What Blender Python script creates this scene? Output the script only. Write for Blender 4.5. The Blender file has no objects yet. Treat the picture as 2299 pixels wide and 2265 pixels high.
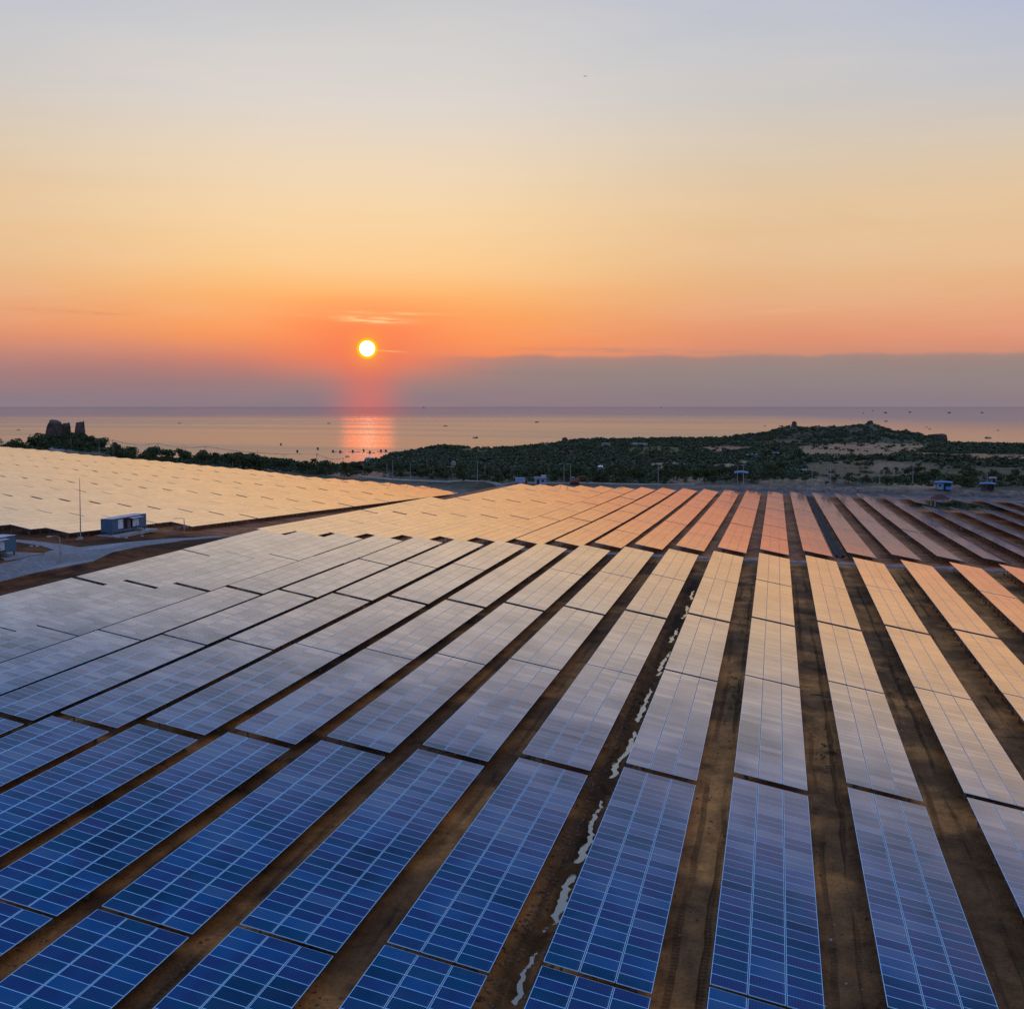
import bpy, math, random
import numpy as np
from mathutils import Vector, Matrix, Euler
random.seed(7); rng = np.random.default_rng(11)
scene = bpy.context.scene
COL = scene.collection
PI = math.pi

# ------------------------------------------------------------------ camera
F_PX, PITCH, YAW = 2584.92, 0.084708, -0.225255      # focal in px of a 2299 px wide frame
cam_d = bpy.data.cameras.new('camera'); cam = bpy.data.objects.new('camera', cam_d); COL.objects.link(cam)
cam_d.sensor_fit = 'HORIZONTAL'; cam_d.sensor_width = 36.0; cam_d.lens = 36.0 * F_PX / 2299.0
cam_d.clip_start = 0.5; cam_d.clip_end = 500000
cam.location = (0, 0, 0); cam.rotation_euler = (PI / 2 - PITCH, 0, -YAW)
scene.camera = cam
SEA_Z = -60.0

# ------------------------------------------------------------------ node helper
class NB:
    def __init__(s, tree): s.t = tree; s.n = tree.nodes; s.l = tree.links
    def new(s, typ, **kw):
        n = s.n.new(typ)
        for k, v in kw.items(): setattr(n, k, v)
        return n
    def _in(s, sock, v):
        if isinstance(v, bpy.types.NodeSocket): s.l.new(v, sock)
        else: sock.default_value = v
    def m(s, op, a, b=0.0, c=0.0, clamp=False):
        n = s.new('ShaderNodeMath', operation=op, use_clamp=clamp)
        s._in(n.inputs[0], a); s._in(n.inputs[1], b); s._in(n.inputs[2], c)
        return n.outputs[0]
    def vm(s, op, a, b=(0, 0, 0)):
        n = s.new('ShaderNodeVectorMath', operation=op)
        s._in(n.inputs[0], a)
        if op == 'SCALE': s._in(n.inputs['Scale'], b)
        else: s._in(n.inputs[1], b)
        return n.outputs['Value'] if op in ('DOT_PRODUCT', 'LENGTH') else n.outputs[0]
    def mix(s, f, a, b, mode='MIX'):
        n = s.new('ShaderNodeMix', data_type='RGBA', blend_type=mode)
        s._in(n.inputs[0], f); s._in(n.inputs[6], a); s._in(n.inputs[7], b)
        return n.outputs[2]
    def ramp(s, f, stops, interp='LINEAR'):
        n = s.new('ShaderNodeValToRGB'); r = n.color_ramp; r.interpolation = interp
        while len(r.elements) > 1: r.elements.remove(r.elements[-1])
        r.elements[0].position = stops[0][0]; r.elements[0].color = (*stops[0][1], 1)
        for p, c in stops[1:]:
            e = r.elements.new(p); e.color = (*c, 1)
        s._in(n.inputs[0], f); return n.outputs[0]
    def mr(s, v, a, b, c=0.0, d=1.0, smooth=True):
        n = s.new('ShaderNodeMapRange', interpolation_type='SMOOTHSTEP' if smooth else 'LINEAR')
        s._in(n.inputs[0], v); s._in(n.inputs[1], a); s._in(n.inputs[2], b); s._in(n.inputs[3], c); s._in(n.inputs[4], d)
        return n.outputs[0]
    def noise(s, vec, scale, detail=4, rough=0.55, dist=0.0):
        n = s.new('ShaderNodeTexNoise'); s._in(n.inputs['Vector'], vec)
        n.inputs['Scale'].default_value = scale; n.inputs['Detail'].default_value = detail
        n.inputs['Roughness'].default_value = rough; n.inputs['Distortion'].default_value = dist
        return n.outputs['Fac']
    def comb(s, x, y, z):
        n = s.new('ShaderNodeCombineXYZ'); s._in(n.inputs[0], x); s._in(n.inputs[1], y); s._in(n.inputs[2], z); return n.outputs[0]
def lin(r, g, b):
    f = lambda v: (v / 255) / 12.92 if v / 255 <= 0.04045 else ((v / 255 + 0.055) / 1.055) ** 2.4
    return (f(r), f(g), f(b))
def c4(c): return (c[0], c[1], c[2], 1)

# ------------------------------------------------------------------ sky
SUN_AZ = math.radians(-20.02); SUN_EL = math.radians(2.83)
world = bpy.data.worlds.new('World'); scene.world = world; world.use_nodes = True
wt = NB(world.node_tree); wt.n.clear()
tc = wt.new('ShaderNodeTexCoord').outputs['Generated']
dr = wt.vm('NORMALIZE', tc)
sep = wt.new('ShaderNodeSeparateXYZ'); wt.l.new(dr, sep.inputs[0])
dx, dy, dz = sep.outputs
sa, ca = math.sin(SUN_AZ), math.cos(SUN_AZ)
xp = wt.m('SUBTRACT', wt.m('MULTIPLY', dx, ca), wt.m('MULTIPLY', dy, sa))
yp = wt.m('ADD', wt.m('MULTIPLY', dx, sa), wt.m('MULTIPLY', dy, ca))
u = wt.m('DEGREES', wt.m('ARCTAN2', xp, yp))                   # azimuth from the sun, + to the right
e = wt.m('DEGREES', wt.m('ARCSINE', wt.m('MINIMUM', wt.m('MAXIMUM', dz, -1.0), 1.0)))
ef = wt.m('DIVIDE', e, 90.0, clamp=True)
def es(l): return [(max(0, a) / 90.0, lin(*c)) for a, c in l]
UP = [(24, (168, 187, 216)), (32, (126, 168, 226)), (45, (96, 154, 236)), (90, (78, 142, 240))]
near = wt.ramp(ef, es([(0, (200, 120, 100)), (2.2, (250, 135, 84)), (3.2, (255, 152, 84)), (4.3, (255, 166, 92)), (5.6, (255, 186, 112)), (6.9, (253, 204, 143)), (9.4, (247, 213, 167)), (11.8, (237, 215, 187)), (14.2, (222, 213, 205)), (16.6, (210, 208, 207)), (18.8, (199, 200, 204))] + UP))
side = wt.ramp(ef, es([(0, (170, 130, 125)), (2.2, (206, 140, 118)), (3.3, (224, 148, 115)), (4.3, (229, 162, 122)), (5.6, (230, 176, 130)), (6.9, (230, 187, 142)), (9.4, (228, 195, 155)), (11.8, (217, 199, 176)), (14.2, (204, 199, 195)), (16.6, (197, 198, 203)), (18.8, (186, 191, 208))] + UP))
anti = wt.ramp(ef, es([(0, (128, 124, 146)), (4, (150, 140, 158)), (10, (166, 160, 180)), (20, (150, 160, 198)), (34, (118, 158, 216)), (50, (92, 148, 232)), (90, (78, 142, 240))]))
au = wt.m('ABSOLUTE', u)
c = wt.mix(wt.mr(au, 2, 21), near, side)
c = wt.mix(wt.mr(au, 32, 110), c, anti)
# right edge of the frame turns bluish high up
blue = wt.m('MULTIPLY', wt.mr(u, 20, 36), wt.mr(e, 10, 20))
c = wt.mix(wt.m('MULTIPLY', blue, 0.6), c, c4(lin(160, 178, 218)))
# thin high veil: very soft streaks
sv = wt.comb(wt.m('MULTIPLY', u, 0.035), wt.m('MULTIPLY', e, 0.28), 0.0)
veil = wt.noise(sv, 1.6, 5, 0.6, 0.4)
c = wt.mix(wt.m('MULTIPLY', wt.mr(veil, 0.35, 0.75), 0.10), c, c4(lin(248, 226, 205)))
# low haze bank over the sea: crisp top to the right of the sun, soft to the left
edge_n = wt.noise(wt.comb(wt.m('MULTIPLY', u, 0.22), 0.0, 3.1), 1.0, 4, 0.5)
eR = wt.m('ADD', e, wt.m('MULTIPLY', wt.m('SUBTRACT', edge_n, 0.5), 0.62))
bR = wt.m('ADD', wt.m('MULTIPLY', wt.mr(eR, 2.58, 2.34), .62), wt.m('MULTIPLY', wt.mr(eR, 3.1, 1.5), .38))
bL = wt.mr(eR, 3.9, 0.9)
side_w = wt.mr(u, 1.0, 7.0)
bank = wt.m('ADD', wt.m('MULTIPLY', bR, side_w), wt.m('MULTIPLY', bL, wt.m('SUBTRACT', 1.0, side_w)))
bankcol = wt.mix(wt.mr(u, -16, 12), c4(lin(154, 120, 124)), c4(lin(142, 131, 130)))
bankcol = wt.mix(wt.mr(e, 1.6, 0.0), bankcol, c4(lin(134, 122, 133)))
bden = wt.noise(wt.comb(wt.m('MULTIPLY', u, 0.06), wt.m('MULTIPLY', e, 0.9), 7.0), 1.3, 5, 0.6, 0.5)
bankcol = wt.mix(wt.m('MULTIPLY', wt.mr(bden, 0.4, 0.72), 0.16), bankcol, c4(lin(168, 138, 128)))
c = wt.mix(wt.m('MULTIPLY', bank, wt.mr(au, 130, 60, 0.4, 0.93)), c, bankcol)
# glow of the low sun through the bank
g1 = wt.m('EXPONENT', wt.m('MULTIPLY', wt.m('POWER', wt.m('DIVIDE', u, 4.6), 2.0), -1.0))
g2 = wt.mr(e, 0.6, 2.9)
c = wt.mix(wt.m('MULTIPLY', wt.m('MULTIPLY', g1, g2), wt.mr(e, 6.0, 3.4, 0.0, 0.75)), c, c4(lin(255, 128, 82)))
p1 = wt.m('EXPONENT', wt.m('MULTIPLY', wt.m('POWER', wt.m('DIVIDE', u, 1.5), 2.0), -1.0))
c = wt.mix(wt.m('MULTIPLY', wt.m('MULTIPLY', p1, 0.45), wt.mr(e, 4.0, 2.6)), c, c4(lin(246, 108, 84)))
# lit cirrus above the sun
def streak(u0, e0, su, se, slope, amt, colr, c, thr=0.42):
    de = wt.m('SUBTRACT', wt.m('SUBTRACT', e, e0), wt.m('MULTIPLY', wt.m('SUBTRACT', u, u0), slope))
    g = wt.m('EXPONENT', wt.m('MULTIPLY', wt.m('ADD', wt.m('POWER', wt.m('DIVIDE', wt.m('SUBTRACT', u, u0), su), 2.0), wt.m('POWER', wt.m('DIVIDE', de, se), 2.0)), -1.0))
    nn = wt.noise(wt.comb(wt.m('MULTIPLY', u, 0.55), wt.m('MULTIPLY', de, 6.0), e0), 1.2, 5, 0.6, 0.6)
    return wt.mix(wt.m('MULTIPLY', wt.m('MULTIPLY', g, wt.mr(nn, thr - 0.12, thr + 0.2)), amt), c, c4(lin(*colr)))
c = streak(0.25, 4.22, 1.5, 0.13, -0.035, 1.0, (255, 232, 165), c, 0.44)
c = streak(1.0, 4.55, 2.4, 0.07, -0.02, 0.6, (255, 216, 140), c, 0.45)
c = streak(-1.0, 4.36, 2.6, 0.06, -0.03, 0.4, (255, 205, 125), c, 0.45)
c = streak(0.9, 2.72, 0.9, 0.04, -0.05, 0.7, (255, 200, 120), c, 0.4)
c = streak(-13.5, 4.35, 2.2, 0.10, -0.03, 0.55, (214, 128, 98), c, 0.48)
c = streak(20.5, 4.6, 2.2, 0.10, 0.06, 0.35, (246, 186, 130), c, 0.45)
c = streak(13, 2.75, 5.0, 0.10, -0.02, 0.5, (150, 132, 126), c, 0.45)
# sun disc, with the yellow bloomed rim it has in hazy air
sd = Vector((math.sin(SUN_AZ) * math.cos(SUN_EL), math.cos(SUN_AZ) * math.cos(SUN_EL), math.sin(SUN_EL)))
ang = wt.m('DEGREES', wt.m('ARCCOSINE', wt.m('MINIMUM', wt.vm('DOT_PRODUCT', dr, tuple(sd)), 1.0)))
halo = wt.m('EXPONENT', wt.m('MULTIPLY', wt.m('POWER', wt.m('DIVIDE', ang, 0.75), 2.0), -1.0))
c = wt.mix(wt.m('MULTIPLY', halo, 0.75), c, c4(lin(255, 170, 60)))
c = wt.mix(wt.mr(ang, 0.56, 0.44), c, c4((1.0, 0.58, 0.0)))
c = wt.mix(wt.mr(ang, 0.395, 0.345), c, c4((3.2, 2.9, 2.3)))
# below the horizon: the colour of the air over the sea
c = wt.mix(wt.mr(e, 0.0, -0.6), c, c4(lin(96, 88, 100)))
bg = wt.new('ShaderNodeBackground'); wt.l.new(c, bg.inputs[0]); bg.inputs[1].default_value = 1.0
wo = wt.new('ShaderNodeOutputWorld'); wt.l.new(bg.outputs[0], wo.inputs[0])
world.cycles.sampling_method = 'MANUAL'; world.cycles.sample_map_resolution = 2048

# ------------------------------------------------------------------ sun lamp
sl = bpy.data.lights.new('sun', 'SUN'); so = bpy.data.objects.new('sun', sl); COL.objects.link(so)
sl.energy = 0.009; sl.angle = math.radians(2.6); sl.color = (1.0, 0.12, 0.0)
so.rotation_euler = sd.to_track_quat('Z', 'Y').to_euler()

scene.view_settings.view_transform = 'Standard'; scene.view_settings.look = 'None'
scene.view_settings.exposure = 0.0; scene.view_settings.gamma = 1.0; scene.view_settings.use_curve_mapping = False
scene.render.engine = 'CYCLES'

# ------------------------------------------------------------------ projection helpers (numpy)
FW = np.array([math.sin(YAW) * math.cos(PITCH), math.cos(YAW) * math.cos(PITCH), -math.sin(PITCH)])
RT = np.array([math.cos(YAW), -math.sin(YAW), 0.0]); UPV = np.cross(RT, FW)
def proj(P):
    P = np.asarray(P, float); d = P @ FW
    return 1149.5 + F_PX * (P @ RT) / d, 1132.5 - F_PX * (P @ UPV) / d, d
def ray(x, y): return FW + RT * (x - 1149.5) / F_PX - UPV * (y - 1132.5) / F_PX
def sstep(a, b, v): t = np.clip((v - a) / (b - a), 0, 1); return t * t * (3 - 2 * t)
_perm = rng.random((256, 256))
def vnoise(x, y):
    x = np.asarray(x, float); y = np.asarray(y, float)
    xi = np.floor(x).astype(int); yi = np.floor(y).astype(int); fx = x - xi; fy = y - yi
    fx = fx * fx * (3 - 2 * fx); fy = fy * fy * (3 - 2 * fy); g = lambda a, b: _perm[a & 255, b & 255]
    return (g(xi, yi) * (1 - fx) + g(xi + 1, yi) * fx) * (1 - fy) + (g(xi, yi + 1) * (1 - fx) + g(xi + 1, yi + 1) * fx) * fy
def fbm(x, y, o=4):
    s = 0; a = .5; t = 0
    for i in range(o): s = s + a * vnoise(x * 2 ** i + 17 * i, y * 2 ** i + 31 * i); t += a; a *= .5
    return s / t

# ------------------------------------------------------------------ the lie of the land
L_T = 30.2; G1, G2 = 0.387, 1.187; W_T = 5.3095; TILT = 0.1876; HI = 1.74
N_X0, N_P, N_Y0 = -10.457, 7.92335, 52.449
F_X0, F_P, F_Y0 = -10.271, 7.76948, 217.119
L_X0, L_P, L_Y0 = -185.62, 7.92866, 246.752
def planeN(x, y): return -27.237 - .019656 * x + .007196 * y
def planeF(x, y): return -19.5697 - .01335 * x - .035769 * y + 2.0428 * (y / 300) ** 2
def planeL(x, y): return -22.238 - .059298 * x - .039923 * y + .0883 * ((y - 300) / 300) ** 2
COLS = {  # ground height profiles by bearing (px column): (distance m, height m)
    -900: [(500, -22), (700, -24), (1000, -45), (1200, -66)],
    0: [(640, -22.5), (740, -27), (900, -42), (1050, -66)],
    80: [(630, -23.5), (740, -23.5), (860, -40), (1000, -66)],
    150: [(620, -24), (700, -22.5), (745, -20.5), (860, -40), (1000, -66)],
    215: [(600, -25), (740, -23.5), (900, -42), (1000, -66)],
    300: [(590, -27), (700, -30.5), (900, -44), (1050, -66)],
    550: [(540, -29), (700, -33), (900, -38), (1050, -52), (1150, -66)],
    640: [(530, -30), (700, -37), (980, -44), (1080, -56), (1180, -66)],
    700: [(520, -31), (700, -39), (980, -52), (1100, -58), (1230, -66)],
    740: [(520, -31), (700, -39), (980, -54), (1180, -59), (1260, -66)],
    800: [(510, -31), (700, -38), (950, -50), (1150, -57), (1260, -66)],
    835: [(510, -31), (700, -38), (950, -47), (1150, -54), (1300, -66)],
    891: [(500, -31), (700, -37.5), (950, -45), (1250, -50), (1400, -66)],
    985: [(490, -31), (700, -37.5), (1000, -44), (1350, -47), (1550, -66)],
    1150: [(480, -31.5), (700, -38), (1000, -45), (1400, -50), (1600, -66)],
    1224: [(480, -31.5), (700, -39), (1000, -45), (1430, -47), (1620, -66)],
    1317: [(480, -31.5), (700, -39), (1000, -44), (1480, -42.5), (1680, -66)],
    1441: [(480, -32), (700, -39), (1000, -43), (1530, -42), (1740, -66)],
    1596: [(480, -32), (700, -39), (1000, -43), (1560, -43), (1740, -66)],
    1700: [(480, -32), (700, -38), (1000, -42), (1450, -43), (1590, -37), (1790, -66)],
    1761: [(485, -32), (700, -38), (1000, -42), (1430, -43), (1640, -28), (1850, -66)],
    1848: [(485, -32.5), (700, -38), (1000, -42), (1430, -43), (1640, -26.5), (1850, -66)],
    1953: [(490, -32.5), (700, -38), (1000, -42), (1430, -43.5), (1650, -22.5), (1850, -66)],
    2009: [(490, -32.5), (700, -38), (1000, -42), (1440, -43.5), (1650, -32), (1850, -66)],
    2090: [(490, -32.5), (700, -38), (1000, -42), (1450, -44), (1650, -39.5), (1850, -66)],
    2150: [(495, -33), (700, -38), (1000, -42), (1450, -46), (1650, -50.5), (1850, -66)],
    2300: [(500, -33), (700, -38), (1000, -42), (1450, -46.5), (1640, -51), (1850, -66)],
    3400: [(520, -34), (700, -38), (1000, -42), (1450, -46), (1640, -51), (1850, -66)]}
_ck = sorted(COLS); _ca = np.array([math.atan((k - 1149.5) / F_PX) + YAW for k in _ck])
def outer(x, y):
    az = np.arctan2(x, y); d = np.hypot(x, y)
    H = np.array([np.interp(d, [a for a, b in COLS[k]], [b for a, b in COLS[k]]) for k in _ck])
    i = np.clip(np.searchsorted(_ca, az) - 1, 0, len(_ca) - 2)
    t = np.clip((az - _ca[i]) / (_ca[i + 1] - _ca[i]), 0, 1); j = np.arange(H.shape[1])
    t = t * t * (3 - 2 * t)
    return H[i, j] * (1 - t) + H[i + 1, j] * t
_ex = [-420, -381, -347, -314, -284, -250, -223, -191, -165, -137, -119, -112, -100, 400]
_ey = [520, 509, 505, 489, 486, 475, 469, 446, 448, 443, 420, 436, 436, 436]
def yend(x): return np.interp(x, _ex, _ey)
DITCH_X = -11.75
def ditch_c(y): return DITCH_X + .10 * np.sin(y * .21) + .08 * np.sin(y * .53 + 1)
POOLS = [50, 58.8, 68.5, 85, 100.5, 118.5, 135, 150.5, 164.5, 177]
def T(x, y, rough=True):
    shp = np.shape(x); x = np.ravel(np.asarray(x, float)); y = np.ravel(np.asarray(y, float))
    wf = sstep(204, 216, y); g = planeN(x, y) * (1 - wf) + planeF(x, np.minimum(y, 470)) * wf
    wl = sstep(-106.0, -113.5, x) * sstep(118, 150, y)
    g = g * (1 - wl) + planeL(x, y) * wl - HI
    far = y > 430
    s = y - yend(x); wo_ = sstep(4, 42, s)
    g = np.where(far, np.maximum(g, -60), g)
    o = outer(x, y); d = np.hypot(x, y)
    hill = sstep(560, 800, d)
    o = o + (fbm(x / 60, y / 60, 4) - .5) * 5.5 * hill * sstep(-60, -54, o)
    o = o + (fbm(x / 14, y / 14, 3) - .5) * 1.6 * sstep(470, 560, d)
    # dirt bank beyond the field on the right, terraced mounds behind it
    px, py, dd = proj(np.stack([x, y, np.full_like(x, -33)], 1)); front = dd > 1
    bank = np.exp(-((s - 27) / 5.0) ** 2) * sstep(1450, 1800, px) * front * 2.0
    mound = np.exp(-((s - 52) / 9.0) ** 2) * sstep(1560, 1660, px) * (1 - sstep(1880, 1960, px)) * front * (1.5 + 2.4 * vnoise(x / 16, y * 0 + 3.3))
    g = g * (1 - wo_) + o * wo_ + bank + mound
    # behind the camera the plateau just goes on
    md = np.hypot((x - 57) / 16, (y - 392) / 15); g = g + 1.1 * sstep(1.25, .1, md)      # knoll left between the rows
    if rough:
        near_w = 1 - sstep(0, 25, s)
        g = g + near_w * ((fbm(x / 5, y / 5, 3) - .5) * .22 + (vnoise(x * 1.7, y * 1.2) - .5) * .05)
        dam = np.ones_like(y)
        for b_ in POOLS: dam = dam * (1 - np.exp(-((y - b_ - .8 * (x - DITCH_X)) / .6) ** 2))
        a = dam * np.exp(-((x - ditch_c(y) + .75 * (fbm(x * 0 + 7, y * 1.5, 4) - .5)) / .38) ** 2) * sstep(46, 54, y) * (1 - sstep(178, 186, y))
        dep = .34 + .42 * fbm(y / 7.0 + 40, x * 0 + 2, 3)
        g = g - a * dep + .16 * np.exp(-((x - ditch_c(y) + 1.5) / .6) ** 2) * sstep(46, 54, y) * (1 - sstep(178, 186, y)) * (vnoise(x * .9, y * .9) + .3)
        g = g - .5 * np.exp(-((x - 12.2) / .8) ** 4) * sstep(222, 228, y) * (1 - sstep(436, 441, y))
        # road-side bank next to the service road
        eb = sstep(-99.5, -103.5, x) * sstep(-112.0, -105.5, x) * sstep(212, 236, y) * (1 - sstep(425, 440, y))
        g = g + .35 * eb * fbm(x / 2, y / 2, 2)
    return g.reshape(shp)
def G(px, py, rough=False):                       # where a line of sight meets the ground
    v = ray(px, py); t = np.concatenate([np.arange(30, 700, .25), np.arange(700, 1900, 1.0)]); P = t[:, None] * v
    dlt = P[:, 2] - T(P[:, 0], P[:, 1], rough); i = int(np.argmax(dlt < 0))
    if not (dlt < 0).any(): i = len(t) - 1
    return float(P[i, 0]), float(P[i, 1]), float(T(P[i, 0], P[i, 1], rough))
def S(px, py):                                    # point on the sea
    v = ray(px, py); t = SEA_Z / v[2]; return float(v[0] * t), float(v[1] * t), SEA_Z
def pxm(P): return float(proj(np.array(P))[2]) / F_PX   # metres per photo pixel at P

# ------------------------------------------------------------------ materials
def mat(name, color=(.5, .5, .5), rough=.7, metal=0.0, spec=.5, noise=None):
    m = bpy.data.materials.new(name); m.use_nodes = True; t = NB(m.node_tree)
    b = t.n['Principled BSDF']
    b.inputs['Base Color'].default_value = c4(color); b.inputs['Roughness'].default_value = rough
    b.inputs['Metallic'].default_value = metal; b.inputs['Specular IOR Level'].default_value = spec
    if noise:
        sc, amt = noise
        v = t.noise(t.new('ShaderNodeTexCoord').outputs['Object'], sc, 5, .6)
        cc = t.mix(t.mr(v, .3, .7), c4([k * (1 - amt) for k in color]), c4([min(1, k * (1 + amt)) for k in color]))
        t.l.new(cc, b.inputs['Base Color'])
    return m
M = {}
M['alu'] = mat('aluminium_frame', (.42, .66, .92), .45, .1)
def alu_material():
    m = bpy.data.materials.new('aluminium_frame'); m.use_nodes = True; t = NB(m.node_tree); t.n.clear()
    lw = t.new('ShaderNodeLayerWeight'); lw.inputs['Blend'].default_value = .5
    fc = t.ramp(lw.outputs['Facing'], [(0, (.02,) * 3), (.55, (.03,) * 3), (.66, (.12,) * 3), (.74, (.55,) * 3), (.80, (.80,) * 3), (.87, (.90,) * 3), (1, (.95,) * 3)])
    d = t.new('ShaderNodeBsdfDiffuse'); d.inputs['Color'].default_value = (.44, .80, 1.0, 1)
    g = t.new('ShaderNodeBsdfGlossy'); g.inputs['Roughness'].default_value = .2; g.inputs['Color'].default_value = (.93, .82, .72, 1)
    mx = t.new('ShaderNodeMixShader'); t.l.new(fc, mx.inputs[0]); t.l.new(d.outputs[0], mx.inputs[1]); t.l.new(g.outputs[0], mx.inputs[2])
    t.l.new(mx.outputs[0], t.new('ShaderNodeOutputMaterial').inputs[0]); return m
M['alu'] = alu_material()
M['steel'] = mat('galvanised_steel', (.12, .12, .125), .6, .2, noise=(3, .2))
M['backsheet'] = mat('backsheet', (.42, .43, .44), .6)
M['concrete'] = mat('concrete', (.34, .33, .32), .9, noise=(.8, .3))
M['footing'] = mat('muddy_concrete', (.15, .125, .10), .95, noise=(2, .3))
M['gutter'] = mat('stained_concrete', (.085, .060, .048), .95, noise=(.6, .35))
M['dirt_road'] = mat('dirt_road', (.30, .245, .19), .95, noise=(.25, .3))
M['pole'] = mat('pole_concrete', (.30, .31, .32), .8, noise=(2, .15))
M['dark_pole'] = mat('weathered_pole', (.10, .09, .09), .8)
M['lamp'] = mat('lamp_housing', (.6, .62, .65), .4)
M['box_blue'] = mat('container_blue_grey', (.050, .125, .20), .5, noise=(.9, .18))
M['box_roof'] = mat('container_roof', (.42, .40, .44), .5, noise=(.7, .15))
M['white'] = mat('white_enamel', (.58, .66, .76), .35)
M['dark'] = mat('dark_interior', (.02, .018, .016), .7)
M['rubber'] = mat('black_rubber', (.02, .02, .02), .7)
M['blue_roof'] = mat('blue_roof_sheet', (.06, .20, .38), .7, noise=(.6, .2))
M['blue_tarp'] = mat('blue_tarpaulin', (.03, .25, .60), .5)
M['red_roof'] = mat('dark_red_tiles', (.09, .028, .025), .8, noise=(2, .3))
M['pale_wall'] = mat('pale_wall', (.42, .42, .40), .8, noise=(1, .2))
M['wood'] = mat('old_wood', (.09, .06, .04), .85, noise=(2, .3))
M['orange'] = mat('orange_paint', (.32, .065, .025), .5)
M['blue_paint'] = mat('faded_blue_paint', (.22, .36, .55), .5, noise=(.6, .15))
M['hull'] = mat('boat_hull', (.06, .06, .07), .6)
M['hull_blue'] = mat('boat_hull_blue', (.10, .16, .22), .6)
M['boat_white'] = mat('boat_cabin', (.35, .36, .36), .6)
M['bark'] = mat('bark', (.06, .045, .03), .9)
M['rock'] = mat('granite', (.085, .060, .048), .95, noise=(.35, .5))
M['pale_rock'] = mat('pale_granite', (.26, .25, .24), .9, noise=(.3, .35))
M['wire'] = mat('cable', (.02, .02, .02), .6)
M['stone'] = mat('small_stones', (.42, .34, .26), .9, noise=(3, .4))

def leafmat(name, a, b_):
    m = bpy.data.materials.new(name); m.use_nodes = True; t = NB(m.node_tree); b = t.n['Principled BSDF']
    geo = t.new('ShaderNodeNewGeometry'); oi = t.new('ShaderNodeObjectInfo')
    v = t.m('FRACT', t.m('ADD', geo.outputs['Random Per Island'], t.m('MULTIPLY', oi.outputs['Random'], 3.1)))
    big = t.noise(geo.outputs['Position'], .03, 3)
    cc = t.mix(t.m('ADD', t.m('MULTIPLY', v, .6), t.m('MULTIPLY', big, .45), clamp=True), c4(a), c4(b_))
    t.l.new(cc, b.inputs['Base Color']); b.inputs['Roughness'].default_value = .75; b.inputs['Specular IOR Level'].default_value = .25
    return m
M['leaf'] = leafmat('tree_foliage', (.026, .040, .014), (.080, .105, .032))
M['scrub'] = leafmat('scrub_foliage', (.035, .052, .024), (.095, .115, .050))

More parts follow.
